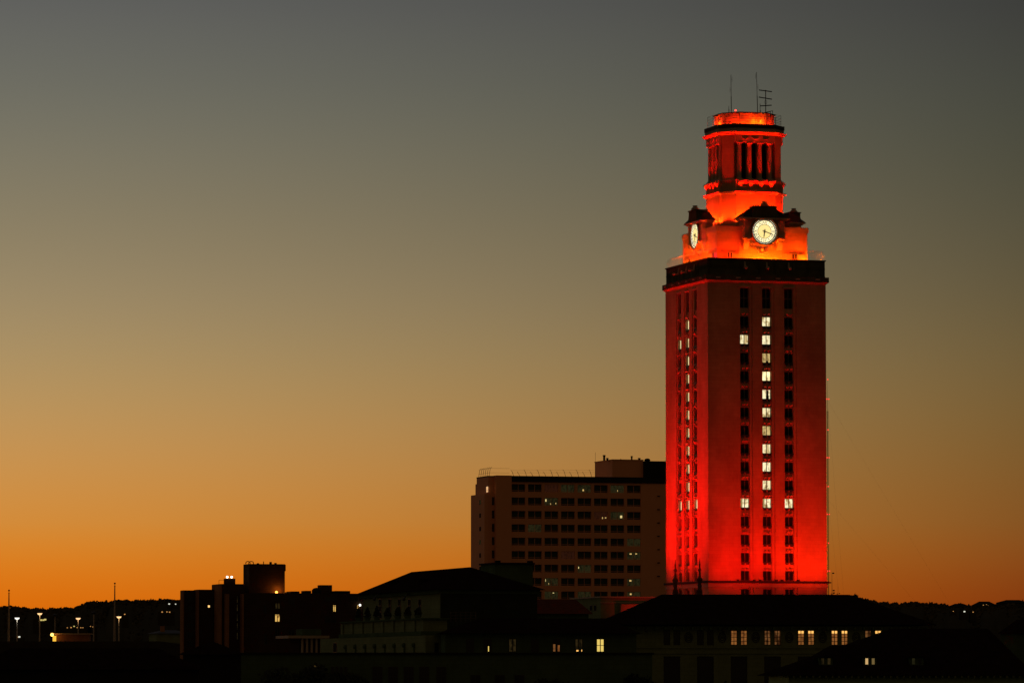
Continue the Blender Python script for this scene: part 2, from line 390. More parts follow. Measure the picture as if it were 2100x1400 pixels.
# base ledge, string course, cornice, parapet
def ring(mb, ax, ay, z0, z1): return mb.box(-ax, ax, -ay, ay, z0, z1)
zl0, zl1 = zf(1195, AY), zf(1190.5, AY)
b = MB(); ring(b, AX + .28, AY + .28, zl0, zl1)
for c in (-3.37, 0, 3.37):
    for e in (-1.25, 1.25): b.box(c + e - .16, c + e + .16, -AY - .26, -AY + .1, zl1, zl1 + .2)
b.build('base_ledge', COPING, tower)  # ledge shadow is put into this dark coping colour
b = MB(); ring(b, AX + .12, AY + .12, zl0 - .62, zl0 - .42); ring(b, AX + .06, AY + .06, zl0 - .42, zl0); b.build('string_course', CARVED, tower)
b = MB()
b.prism([(-AX - .02, -AY - .02), (AX + .02, -AY - .02), (AX + .02, AY + .02), (-AX - .02, AY + .02)], zc_top - .04, zc_top + .278, [(-AX - .4, -AY - .4), (AX + .4, -AY - .4), (AX + .4, AY + .4), (-AX - .4, AY + .4)])
b.build('cornice_moulding', CARVED, tower)
b = MB(); ring(b, AX + .38, AY + .38, zc_top + .28, zcor1)
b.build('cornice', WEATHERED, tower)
b = MB()
for i in range(6):                          # small drip blocks under the cornice fascia
    x = -7.6 + 3.04 * i
    for k in (0, 3):
        q = P4(k, AX + .385, AY + .385); s_ = 1 if k == 0 else KY
        b.add([q(x * s_ - .33, zc_top + .66, 0), q(x * s_ + .33, zc_top + .66, 0), q(x * s_ + .33, zc_top + .54, -.22), q(x * s_ - .33, zc_top + .54, -.22), q(x * s_ - .33, zc_top + .72, -.22), q(x * s_ + .33, zc_top + .72, -.22)],
              [(0, 1, 2, 3), (3, 2, 5, 4), (0, 4, 5, 1), (0, 3, 4), (1, 5, 2)])
b.build('drip_blocks', CARVED, tower)
zfr = zf(547, AY, 1453)
PX = AX - .06; PY = AY - .06
b = MB()
for k in range(4):
    a = PX if k in (0, 2) else PY
    xs = [-a, -a + 4.6, -a + 4.9, -3.9, -1.35, -1.05, 1.05, 1.35, 3.9, a - 4.9, a - 4.6, a]; xs = sorted(set(xs))
    zs = [zcor1, zcor1 + .2, zfr, zfr + .15, zpar - .2, zpar]
    D = [[(.0 if j in (0, 2, 4) else (.10 if i % 2 == 0 else .02)) for j in range(5)] for i in range(len(xs) - 1)]
    b.relief(P4(k, PX, PY), xs, zs, D)
b.quad((-PX, -PY, zpar - 1.1), (PX, -PY, zpar - 1.1), (PX, PY, zpar - 1.1), (-PX, PY, zpar - 1.1))   # deck floor
for k in range(4):                          # inner side of the parapet
    P = P4(k, PX, PY); a = PX if k in (0, 2) else PY
    b.quad(P(-a, zpar, 0), P(a, zpar, 0), P(a - .5, zpar, .5), P(-a + .5, zpar, .5)); b.quad(P(-a + .5, zpar, .5), P(a - .5, zpar, .5), P(a - .5, zpar - 1.1, .5), P(-a + .5, zpar - 1.1, .5))
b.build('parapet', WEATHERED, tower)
b = MB()
for k in range(4):
    P = P4(k, PX + .12, PY + .12); a = (PX if k in (0, 2) else PY) + .12
    b.quad(P(-a, zpar - .12, 0), P(a, zpar - .12, 0), P(a, zpar + .03, 0), P(-a, zpar + .03, 0)); b.quad(P(-a, zpar + .03, 0), P(a, zpar + .03, 0), P(a - .5, zpar + .03, .5), P(-a + .5, zpar + .03, .5)); b.quad(P(-a, zpar - .12, 0), P(a, zpar - .12, 0), P(a - .12, zpar - .12, .12), P(-a + .12, zpar - .12, .12))
b.build('parapet_coping', COPING, tower)
for k in (0, 3):
    for x in (-3.35, 0, 3.35):              # carved water spouts on the parapet
        s_ = 1 if k == 0 else KY; m = MB(); zz = zf(550, AY)
        m.prism([(-.14, 0), (.14, 0), (.10, -.75), (-.10, -.75)], zz - .12, zz + .12); m.ball((0, -.75, zz - .02), .22); m.prism([(-.12, 0), (.12, 0), (.12, -.18), (-.12, -.18)], zz + .12, zz + .9, [(-.1, 0), (.1, 0), (.1, -.05), (-.1, -.05)])
        p = P4(k, PX, PY)(x * s_, 0, 0); m.build('water_spout', CARVED, tower, p, ROT[k])
# safety fence over the deck
b = MB()
for k in range(4):
    P = P4(k, PX - .15, PY - .15); a = (PX if k in (0, 2) else PY) - .15
    n = 44
    curve = [(0, .0), (.0, 1.0), (.1, 1.25), (.4, 1.42), (1.2, 1.5), (2.0, 1.55)]
    for i in range(n + 1):
        x = -a + 2 * a * i / n
        for (d0, h0), (d1, h1) in zip(curve, curve[1:]):
            lim = lambda d: max(-a + d, min(a - d, x))
            b.tube(P(lim(d0), zpar + h0, d0), P(lim(d1), zpar + h1, d1), .007, 3)
    for d, h in [(0, .25), (0, .5), (0, .75), (0, 1.0), (.1, 1.25), (.4, 1.42), (1.2, 1.5), (2.0, 1.55)]:
        b.tube(P(-a + d, zpar + h, d), P(a - d, zpar + h, d), .008, 3)
b.build('safety_fence', WIRE, tower)
# clock stage
HX, HY = 6.95, 7.75
z4 = zf(474, HY, 1472); z4t = zf(462.5, HY, 1472)
b = MB()
for k in range(4):
    a = HX if k in (0, 2) else HY; s_ = 1 if k in (0, 2) else HY / HX
    xs = [-a, -a + .35, -3.55, -3.2, 3.2, 3.55, a - .35, a]; zs = [zpar - 1.1, zf(519, HY) , z4 - .35, z4]
    D = [[0, 0, 0]] + [[.0, .10, .0], [0, 0, 0], [.08, .08, .08], [0, 0, 0], [.0, .10, 0], [0, 0, 0]]
    b.relief(P4(k, HX, HY), xs, zs, D)
b.build('clock_stage', STONE, tower)
b = MB(); ring(b, HX + .1, HY + .1, z4, z4 + .12); ring(b, HX + .14, HY + .14, z4 + .12, z4t); b.build('clock_stage_parapet', CARVED, tower)
for k, x, m in ((0, -4.95, 0), (0, 4.95, 1), (3, 6.2, 1), (3, -4.9, 1)):      # little deck doors
    zz = zf(529, HY)
    w = frame_mesh(.42, .42, -.05, ((0,), ()), .06).build('deck_window', mat('white_frame', (.7, .62, .5), .7) if m == 0 else FRAME, tower, P4(k, HX, HY)(x, zz + .3, 0), ROT[k])
    MB().quad((-.4, -.012, -.4), (.4, -.012, -.4), (.4, -.012, .4), (-.4, -.012, .4)).build('pane', GLASS, w)
def disc(mb, r, y, n=48, r0=0., y2=None):
    y2 = y if y2 is None else y2
    p = [(r * math.cos(2 * math.pi * i / n), y, r * math.sin(2 * math.pi * i / n)) for i in range(n)]
    if r0 == 0: return mb.add(p, [tuple(range(n))])
    q = [(r0 * math.cos(2 * math.pi * i / n), y2, r0 * math.sin(2 * math.pi * i / n)) for i in range(n)]
    return mb.add(p + q, [(i, (i + 1) % n, n + (i + 1) % n, n + i) for i in range(n)])
def strokes(mb, txt, h, y, cx, cz, ang):
    adv = {'I': .34, 'V': .8, 'X': .8}; tot = sum(adv[c] for c in txt) * h; x = -tot / 2
    ca, sa = math.cos(ang), math.sin(ang)
    def ln(x0, z0, x1, z1, t):
        d = Vector((x1 - x0, z1 - z0)).normalized(); nx, nz = -d.y * t, d.x * t
        pts = [(x0 + nx, z0 + nz), (x0 - nx, z0 - nz), (x1 - nx, z1 - nz), (x1 + nx, z1 + nz)]
        mb.add([(cx + px * ca + pz * sa, y, cz - px * sa + pz * ca) for px, pz in pts], [(0, 1, 2, 3)])
    for c in txt:
        w = adv[c] * h
        if c == 'I': ln(x + w / 2, -h / 2, x + w / 2, h / 2, .085 * h)
        if c == 'V': ln(x + .08 * h, h / 2, x + w / 2, -h / 2, .10 * h); ln(x + w - .08 * h, h / 2, x + w / 2, -h / 2, .06 * h)
        if c == 'X': ln(x + .08 * h, h / 2, x + w - .08 * h, -h / 2, .10 * h); ln(x + w - .08 * h, h / 2, x + .08 * h, -h / 2, .06 * h)
        x += w
NUM = ['XII', 'I', 'II', 'III', 'IV', 'V', 'VI', 'VII', 'VIII', 'IX', 'X', 'XI']
zck = zf(474.5, HY + 1)
zeave, ztop, zurn, zbod = zf(447, HY + 1), zf(424.5, HY + 1), zf(413, HY + 1), zf(487, HY + 1)
zcb = zf(512, HY + .5)
PROJ = .95
BULBM = MB().ball((0, 0, 0), .042, 6, 4).mesh('bulb', BULB)
def clock_bay(k):
    bd = 1.4 if k == 0 else 1.0; PROJ = .95 if k == 0 else .6
    p = P4(k, HX, HY)(0, 0, 0)
    ped = MB()                              # the dark stone surround that carries the dial
    ped.box(-3.05, 3.05, -PROJ, bd, zbod, zeave - .35)
    ped.box(-3.45, 3.45, -PROJ - .35, bd + .12, zeave - .35, zeave - .17); ped.box(-3.75, 3.75, -PROJ - .6, bd + .2, zeave - .17, zeave)
    for sx_ in (-1, 1):
        ped.box(sx_ * 2.6 - .5, sx_ * 2.6 + .5, -PROJ - .12, -PROJ + .01, zbod, zeave - .35)
        ped.box(sx_ * 2.6 - .58, sx_ * 2.6 + .58, -PROJ - .2, -.003, zbod - .2, zbod)
        ped.prism([(sx_ * 2.6 - .38, -.003), (sx_ * 2.6 + .38, -.003), (sx_ * 2.6 + .38, -.2), (sx_ * 2.6 - .38, -.2)], zcb, zbod - .2, [(sx_ * 2.6 - .42, -.003), (sx_ * 2.6 + .42, -.003), (sx_ * 2.6 + .42, -.75), (sx_ * 2.6 - .42, -.75)])
    s_ = ped.build('clock_surround', CARVED, tower, p, ROT[k])
    br = MB()
    for sx_ in (-1, 1):                     # shell niches under the eaves and scrolls on the brackets
        for r_ in (.42, .28): 
            for i in range(8):
                a0, a1 = math.pi * i / 8, math.pi * (i + 1) / 8
                br.tube((sx_ * 2.6 + r_ * math.cos(a0), -PROJ - .16, zck + 1.1 + r_ * math.sin(a0)), (sx_ * 2.6 + r_ * math.cos(a1), -PROJ - .16, zck + 1.1 + r_ * math.sin(a1)), .05, 5)
        for i in range(10):
            a0, a1 = 2 * math.pi * i / 10, 2 * math.pi * (i + 1) / 10
            br.tube((sx_ * 2.6 + .22 * math.cos(a0), -.80, zbod - .55 + .22 * math.sin(a0)), (sx_ * 2.6 + .22 * math.cos(a1), -.80, zbod - .55 + .22 * math.sin(a1)), .05, 5)
    br.build('scroll_carving', CARVED, s_)
    rf = MB(); rf.prism([(-3.75, -PROJ - .6), (3.75, -PROJ - .6), (3.75, bd + .2), (-3.75, bd + .2)], zeave, ztop - .25, [(-2.0, -PROJ + .5), (2.0, -PROJ + .5), (2.0, .8), (-2.0, .8)])
    rf.build('surround_roof', COPING, tower, p, ROT[k])
    bl = MB(); bl.box(-1.68, 1.68, -PROJ - .52, .6, zeave + .02, ztop); bl.box(-1.80, 1.80, -PROJ - .64, .7, ztop, ztop + .12); bl.prism([(-2.1, -PROJ - .5), (-1.683, -PROJ - .5), (-1.683, .4), (-2.1, .4)], zeave + .02, ztop - .5, [(-1.75, -PROJ - .5), (-1.683, -PROJ - .5), (-1.683, .4), (-1.75, .4)]); bl.prism([(1.683, -PROJ - .5), (2.1, -PROJ - .5), (2.1, .4), (1.683, .4)], zeave + .02, ztop - .5, [(1.683, -PROJ - .5), (1.75, -PROJ - .5), (1.75, .4), (1.683, .4)]); bl.build('crest_block', WEATHERED, tower, p, ROT[k])  # shade over the clock is put into the dark crest and roof colours
    ur = MB(); h = zurn - ztop - .1; z0 = ztop + .1
    ur.lathe([(.62, z0), (.68, z0 + .12 * h), (.46, z0 + .2 * h), (.62, z0 + .32 * h), (.5, z0 + .5 * h), (.27, z0 + .78 * h), (.40, z0 + .9 * h), (.38, z0 + h)], (0, -PROJ - .1)); ur.build('urn', CARVED, tower, p, ROT[k], smooth=True)
    ct = MB()                               # cartouche and swags under the dial
    for r_, t_ in ((.85, .09), (.55, .07)):
        for i in range(14):
            a0, a1 = math.pi + math.pi * i / 14, math.pi + math.pi * (i + 1) / 14
            ct.tube((r_ * 1.15 * math.cos(a0), -.05, zck - 2.25 + r_ * math.sin(a0)), (r_ * 1.15 * math.cos(a1), -.05, zck - 2.25 + r_ * math.sin(a1)), t_, 6)
    ct.ball((0, -.05, zck - 2.45), .3)
    for sx_ in (-1, 1):
        for i in range(9):
            a0, a1 = 2 * math.pi * i / 9, 2 * math.pi * (i + 1) / 9
            ct.tube((sx_ * 1.55 + .28 * math.cos(a0), -.05, zck - 1.95 + .28 * math.sin(a0)), (sx_ * 1.55 + .28 * math.cos(a1), -.05, zck - 1.95 + .28 * math.sin(a1)), .07, 5)
    ct.build('cartouche', CARVED, tower, p, ROT[k])
    c = empty('clock', (0, 0, 0), 0, None, None); c.parent = tower; c.location = Vector(P4(k, HX, HY)(0, zck, -PROJ)); c.rotation_euler = (0, 0, ROT[k])
    rg = MB()
    for ra, ya, rb, yb in ((1.86, -.16, 1.92, -.34), (1.92, -.34, 2.02, -.38), (2.02, -.38, 2.12, -.30), (2.12, -.30, 2.14, PROJ - .01)): disc(rg, ra, ya, 56, rb, yb)
    rg.build('bezel', GOLD, c, smooth=False)
    disc(MB(), 1.90, -.06).build('dial', DIALLIT, c); disc(MB(), 1.02, -.075).build('dial_centre', CLOCKLIT, c)
    dk = MB(); disc(dk, 1.905, -.085, 56, 1.58); disc(dk, 1.07, -.085, 48, 1.00)
    for i in range(12):
        a0 = math.pi / 6 * (i + .5); u0 = (math.sin(a0), math.cos(a0))
        dk.tube((u0[0] * 1.05, -.085, u0[1] * 1.05), (u0[0] * 1.62, -.085, u0[1] * 1.62), .026, 4)
    dk.build('dial_tracery', BRONZE, c); 
    if k != 1:
        for i in range(48): a0 = 2 * math.pi * i / 48; put('bulb', BULBM, c, (1.75 * math.cos(a0), -.12, 1.75 * math.sin(a0)))
    nm = MB()
    for i, t_ in enumerate(NUM):
        a0 = math.pi / 6 * i; strokes(nm, t_, .40, -.09, 1.34 * math.sin(a0), 1.34 * math.cos(a0), a0)
    nm.build('numerals', BRONZE, c)
    def hand(name, deg, l, w0, y):
        m = MB(); a0 = R(deg); d = Vector((math.sin(a0), math.cos(a0))); n_ = Vector((-d.y, d.x))
        pts = [d * -.35 + n_ * w0 * .6, d * -.35 - n_ * w0 * .6, d * l * .55 - n_ * w0, d * l, d * l * .55 + n_ * w0]
        m.add([(q.x, y, q.y) for q in pts] + [(q.x, y - .03, q.y) for q in pts], [(0, 1, 2, 3, 4), (9, 8, 7, 6, 5)] + [(i, (i + 1) % 5, 5 + (i + 1) % 5, 5 + i) for i in range(5)]); m.build(name, BRONZE, c)
    hand('hour_hand', 188, 1.05, .08, -.12); hand('minute_hand', 110, 1.62, .06, -.17)
    st = MB()
    for i in range(12):
        a0 = math.pi / 6 * i; st.tube((0, -.11, 0), (.36 * math.sin(a0), -.11, .36 * math.cos(a0)), .035, 4, .008)
    st.ball((0, -.2, 0), .12); st.build('hub', BRONZE, c)
for k in (0, 3, 1): clock_bay(k)
# pedestal, belfry and crown: a square with cut, set-back corners
def cross8(h, w, p=.28, g=0.):
    h += g; w += g * .8
    q = [(-w, -h), (w, -h), (w, -h + p), (h - p, -w), (h, -w), (h, w), (h - p, w), (w, h - p), (w, h), (-w, h), (-w, h - p), (-h + p, w), (-h, w), (-h, -w), (-h + p, -w), (-w, -h + p)]
    return q
H5, W5 = 4.9, 3.03
zz = lambda py, h=H5: zf(py, h, 1520)
z5c0, z5c1 = zz(398.5), zz(392.5)
b = MB(); b.prism(cross8(H5, W5), z4 - .3, z5c0); b.build('pedestal', STONE, tower)
b = MB(); b.prism(cross8(H5, W5, g=.18), z5c0, z5c0 + .15); b.prism(cross8(H5, W5, g=.40), z5c0 + .15, z5c1); b.build('pedestal_cornice', CARVED, tower)
b = MB(); zb1 = zz(368.5)
b.prism(cross8(H5 + .02, W5), z5c1, zb1 - .14); b.build('belfry_base', STONE, tower)
b = MB(); b.prism(cross8(H5, W5, g=.16), zb1 - .14, zb1); b.build('balcony_ledge', CARVED, tower)
zc0, zc1, zen = zz(362), zz(291), zz(276)
CX = (-2.36, -.79, .79, 2.36)
b = MB(); HB = H5 - 1.15
b.prism(cross8(HB, W5 - .1, .2), zb1, zen); b.build('belfry_core', STONE, tower)
core = []
for k in range(4):
    P = P4(k, H5, H5)
    for x in CX:
        m = MB(); c = P(x, 0, .42)
        m.box(-.45, .45, -.45, .45, zb1, zb1 + .2); m.lathe([(.42, zb1 + .2), (.42, zb1 + .3), (.34, zb1 + .38), (.33, zc0), (.345, (zc0 + zc1) / 2), (.29, zc1 - .45), (.33, zc1 - .42), (.33, zc1 - .36), (.30, zc1 - .34), (.42, zc1 - .12)], n=14); m.box(-.44, .44, -.44, .44, zc1 - .12, zc1)
        if k in (0, 3, 1): m.build('column', CARVED, tower, (c[0], c[1], 0), ROT[k])
        m = MB(); m.prism([(-.12, .02), (.12, .02), (.12, -.08), (-.12, -.08)], zz(384), zz(375), [(-.36, .02), (.36, .02), (.36, -.42), (-.36, -.42)]); m.prism([(-.42, .02), (.42, .02), (.42, -.50), (-.42, -.50)], zz(375), zb1 - .142)
        c = P(x, 0, 0)
        if k in (0, 3, 1): m.build('corbel', CARVED, tower, (c[0], c[1], 0), ROT[k])
    for i in range(3):                      # tall dark louvred openings behind the columns
        x = -1.575 + 1.575 * i; m = MB()
        c = P4(k, HB, HB)(x, 0, -.02)
        if k in (0, 3):
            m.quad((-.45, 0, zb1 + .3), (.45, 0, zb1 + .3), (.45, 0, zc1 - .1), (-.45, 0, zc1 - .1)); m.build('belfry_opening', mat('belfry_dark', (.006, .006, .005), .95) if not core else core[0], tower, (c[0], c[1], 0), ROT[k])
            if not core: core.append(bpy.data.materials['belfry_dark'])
for sx_ in (-1, 1):
    for sy_ in (-1, 1):                     # corner piers
        if sx_ > 0 and sy_ > 0: continue
        m = MB(); q = [(W5 + .12, H5 - .35), (H5 - .35, W5 + .12), (H5 - 1.2, W5 - .1), (W5 - .1, H5 - 1.2)]
        m.prism([(sx_ * x, sy_ * y) for x, y in q], zb1, zen); m.build('corner_pier', STONE, tower)
b = MB(); b.prism(cross8(H5, W5), zc1, zen)
sw = MB()
for k in (0, 3, 1):
    P = P4(k, H5, H5)
    for i in range(3):
        x0 = -2.36 + 1.575 * i
        for j in range(7):
            t0, t1 = j / 7, (j + 1) / 7; f_ = lambda t: zen - .25 - .42 * math.sin(math.pi * t)
            sw.tube(P(x0 + 1.575 * (.12 + .76 * t0), f_(t0), -.04), P(x0 + 1.575 * (.12 + .76 * t1), f_(t1), -.04), .08, 5)
e_ = b.build('entablature', CARVED, tower); sw.build('swags', CARVED, e_)
zk0, zk1, zk2, zk3 = zz(276), zz(270), zz(262), zz(254)
b = MB(); b.prism(cross8(H5, W5, g=.15), zk0, zk0 + .12, cross8(H5, W5, g=.32)); b.prism(cross8(H5, W5, g=.35), zk0 + .12, zk1, cross8(H5, W5, g=.50)); b.prism(cross8(H5, W5, g=.12), zk1, zk2, cross8(H5, W5, g=.16)); b.build('belfry_cornice', CARVED, tower)
b = MB(); b.prism(cross8(H5, W5, g=.22), zk2, zk3); b.build('roof_parapet', COPING, tower)
H9, W9 = 3.95, 2.0
zr1 = zf(229.5, H9, 1520); zr0 = zk3 - .3
b = MB(); b.prism(cross8(H9, W9, .06), zr0, zr1 - .25); b.prism(cross8(H9, W9, .06, g=.08), zr1 - .25, zr1 - .12); b.build('crown', CARVED, tower)
b = MB(); b.prism(cross8(H9, W9, .06, g=.18), zr1 - .12, zr1); b.build('crown_coping', COPING, tower)
b = MB(); hr = 4.85; rp = [(-2.4, -hr), (2.4, -hr), (hr, -2.4), (hr, 2.4), (2.4, hr), (-2.4, hr), (-hr, 2.4), (-hr, -2.4)]
for i in range(8):
    p, q = Vector(rp[i]), Vector(rp[(i + 1) % 8])
    for h in (.45, .8, 1.2, 1.65): b.tube((p.x, p.y, zk3 + h), (q.x, q.y, zk3 + h), .022, 4)
    for t_ in (0, .5):
        r_ = p.lerp(q, t_); b.tube((r_.x, r_.y, zk3 - .1), (r_.x, r_.y, zk3 + 1.68), .028, 4)
b.build('roof_railing', BRONZE, tower)
# antennas on the roof
def axm(px, y): return hit(CT + V * y, U, px, 230)[0]
def zm(py, y): return hit(CT + V * y, U, 1530, py)[1]
def whip(px0, px1, top, y, stubs):
    b = MB(); x0, x1 = axm(px0, y), axm(px1, y); zt = zm(top, y); zmid = zr1 + (zt - zr1) * .45
    xm = x0 + (x1 - x0) * .45
    b.tube((x0, y, zr1), (xm, y, zmid), .055, 6); b.tube((xm, y, zmid), (x1, y, zt), .035, 6)
    for py, sd in stubs:
        z = zm(py, y); t_ = (z - zr1) / (zt - zr1); xx = x0 + (x1 - x0) * t_
        b.tube((xx, y, z), (xx + sd * .17, y, z), .02, 4); b.tube((xx + sd * .17, y, z - .4), (xx + sd * .17, y, z + .4), .018, 4)
    return b.build('antenna', BRONZE, tower)
whip(1499.8, 1499.2, 155, -1.2, [(164.5, 1), (186, -1)])
whip(1553.8, 1551.6, 147.5, -1.0, [(156, -1), (178, 1)])
b = MB(); y = -1.5; x = axm(1570.3, y); z = zm(183.5, y); b.tube((x, y, zr1), (x, y, z), .06, 6)
for py0, py1, l, r in ((184, 186.5, 1556.8, 1583), (198.5, 202, 1556.3, 1583), (216.5, 214.3, 1559, 1582.5)):
    b.tube((axm(l, y), y, zm(py0, y)), (axm(r, y), y, zm(py1, y)), .075, 6)
for i in range(8):
    a0, a1 = math.pi / 4 * i, math.pi / 4 * (i + 1); zq = zm(208.5, y)
    b.tube((x + .2 * math.cos(a0), y, zq + .3 * math.sin(a0)), (x + .2 * math.cos(a1), y, zq + .3 * math.sin(a1)), .02, 4)
b.build('aerial_mast', BRONZE, tower)
b = MB(); b.tube((axm(1559, y), y, zr1), (axm(1558.7, y), y, zm(212, y)), .04, 5); b.tube((axm(1559, y), y, zr1), (axm(1559, y), y, zm(225, y)), .07, 5); b.build('short_antenna', BRONZE, tower)
b = MB(); y = -2.2; b.tube((axm(1494.8, y), y, zr1), (axm(1494.6, y), y, zm(219, y)), .03, 5); b.tube((axm(1494.8, y), y, zr1), (axm(1494.8, y), y, zm(225, y)), .06, 5); b.build('short_antenna', BRONZE, tower)
b = MB(); y = -1.0
for l, r, py in ((1567, 1585, 0),):
    pts = [(1569, 229.5), (1584.5, 225.5), (1584.5, 234), (1576, 233)]
    for (a, c), (d, e) in zip(pts, pts[1:] + pts[:1]):
        b.tube((axm(a, y), y, zm(c, y)), (axm(d, y), y, zm(e, y)), .045, 5); b.tube((axm(a, y), y + 1, zm(c, y)), (axm(d, y), y + 1, zm(e, y)), .045, 5)
b.build('roof_hatch', BRONZE, tower)
b = MB(); x, y = axm(1508.5, -3.4), -3.4; b.lathe([(.1, zr1), (.1, zr1 + .12)], (x, y), 8); bb = b.build('beacon', BRONZE, tower); MB().ball((x, y, zr1 + .22), .15).build('bulb', emit('beacon_red', (1, .06, .04), 4), bb)
# floodlights of the tower -------------------------------------------------
def TW(x, y, z): return CT + U * x + V * y + Vector((0, 0, z))
RED = (1, .0025, 0); HOT = (1, .014, 0); DEEP = (1, .003, 0); DECK = (1, .016, 0); AMB = (1, .13, .002); PED = (1, .034, .001)
zb = zl1 + .6
for x, p_, c in ((-5.4, 6300, RED), (0.3, 1500, RED), (6.3, 8000, HOT)):            # wide floods for the foot of the front
    lamp('SPOT', TW(x, -AY - 9, zb), p_, c, TW(x * .95, -AY, zb + 6.5), R(112), .8)
for x in (-5, 0, 5): lamp('SPOT', TW(x, -AY - 9, zb - 1.5), 520, RED, TW(x, -AY, zb - 2.5), R(70), .8)  # added fill spots imitate light bounced onto the wall below the ledge
for i in range(5): lamp('SPOT', TW(-7 + 3.5 * i, -AY - 2.4, zb), 6400, RED, TW(-7 + 3.5 * i, -AY - .3, zb + 42), R(28), 1.)     # narrow beams to the cornice
for y_, p_ in ((-4.5, 21000), (4.5, 23000)):
    lamp('SPOT', TW(-AX - 14, y_, zb - .3), p_, RED, TW(-AX, y_ * .9, zb + 13), R(98), .8)
for y_ in (-4, 4): lamp('SPOT', TW(-AX - 13, y_, zb - 1), 1000, RED, TW(-AX, y_, zb - 1.5), R(60), .8)  # added low spots fill the foot of the left face
for i in range(5): lamp('SPOT', TW(-AX - 2.6, -7.4 + 3.7 * i, zb), 17000, RED, TW(-AX - .3, -7.4 + 3.7 * i, zb + 42), R(31), 1.)
lamp('SPOT', TW(AX + 15, 0, zb - 1), 17000, RED, TW(AX, 0, zb + 16), R(60), .75)
zd = zpar - .75
for x, p_, c in ((-6.2, 500, DECK), (-4.2, 700, DECK), (-1.95, 2000, AMB), (-.2, 2300, AMB), (1.7, 1000, AMB), (3.3, 450, AMB), (4.8, 700, DECK), (6.3, 2400, AMB)):
    lamp('POINT', TW(x, -HY - .5, zd - .1), p_, c, rad=.1)
for y_, p_, c in ((-7.2, 700, (1, .005, .05)), (-4.4, 1300, AMB), (-2.6, 1900, AMB), (0, 800, DECK), (4.4, 1800, AMB), (6.6, 1900, AMB)):
    lamp('POINT', TW(-HX - .5, y_, zd - .1), p_, c, rad=.1)
for t_ in (-5.2, -2, 2, 5.2):                # parapet floods washing the clock stage
    lamp('SPOT', TW(t_, -9.2, zpar - .5), 3600, DECK, TW(t_, -HY, z4 - .8), R(120), .7, .1); lamp('SPOT', TW(-8.5, t_, zpar - .5), 3600, DECK, TW(-HX, t_, z4 - .8), R(120), .7, .1)
z6 = z4t + .5
for k in range(5):
    t_ = -3.4 + 1.7 * k; p_ = (3200, 2400, 3000, 2400, 3200)[k]
    lamp('SPOT', TW(t_, -5.75, z6 + .2 * (k % 2)), p_, PED, TW(t_ * .9, -4.9, z6 + 4), R(120), .8, .08)
    lamp('SPOT', TW(-5.35, t_, z6 + .2 * (k % 2)), p_, PED, TW(-4.9, t_ * .9, z6 + 4), R(120), .8, .08)
lamp('SPOT', TW(-5.6, -5.9, z6), 260, RED, TW(-3.8, -3.8, z6 + 4), R(110), .8, .08)
lamp('SPOT', TW(5.6, -5.4, z6), 1500, RED, TW(4, -3.8, z6 + 4), R(110), .8, .08)
for t_, p_ in ((-2.7, 5200), (-1.1, 4600), (1.1, 4600), (2.7, 5600)):              # on the crests behind the clocks, up to the columns
    lamp('SPOT', TW(t_, -6.05, ztop + .35), p_, DEEP, TW(t_ * .95, -4.7, zb1 + 5), R(50), .8, .1)
    lamp('SPOT', TW(-6.0, t_, ztop + .35), p_, DEEP, TW(-4.7, t_ * .95, zb1 + 5), R(50), .8, .1)
lamp('SPOT', TW(6.0, -2.6, ztop + .35), 3600, DEEP, TW(4.7, -2.4, zb1 + 5), R(50), .8, .1)
lamp('SPOT', TW(-5.5, -5.6, ztop + .35), 1500, DEEP, TW(-3.9, -3.9, zb1 + 5), R(40), .8, .1)
for x in (-1.9, -.6, .7, 1.7): lamp('POINT', TW(x, -H9 - .55, zk3 + .05), 110, PED, rad=.08)
for y in (-1.2, .2, 1.4): lamp('POINT', TW(-H9 - .55, y, zk3 + .05), 130, PED, rad=.08)
for x, y in ((-3.35, -3.55), (3.4, -3.5), (-2.7, -4.05)): lamp('POINT', TW(x, y, zk3 + .05), 150, DECK, rad=.08)
for x in (.1, 1.2): lamp('POINT', TW(x, -H9 - .3, zk3 + .5), 40, AMB, rad=.08)
lamp('POINT', TW(-H9 - .3, -.4, zk3 + .4), 45, AMB, rad=.08); lamp('SPOT', TW(0, -5.6, zk3 + .1), 300, DECK, TW(0, -H9, zk3 + 1.6), R(120), .8); lamp('SPOT', TW(-5.6, 0, zk3 + .1), 300, DECK, TW(-H9, 0, zk3 + 1.6), R(120), .8)

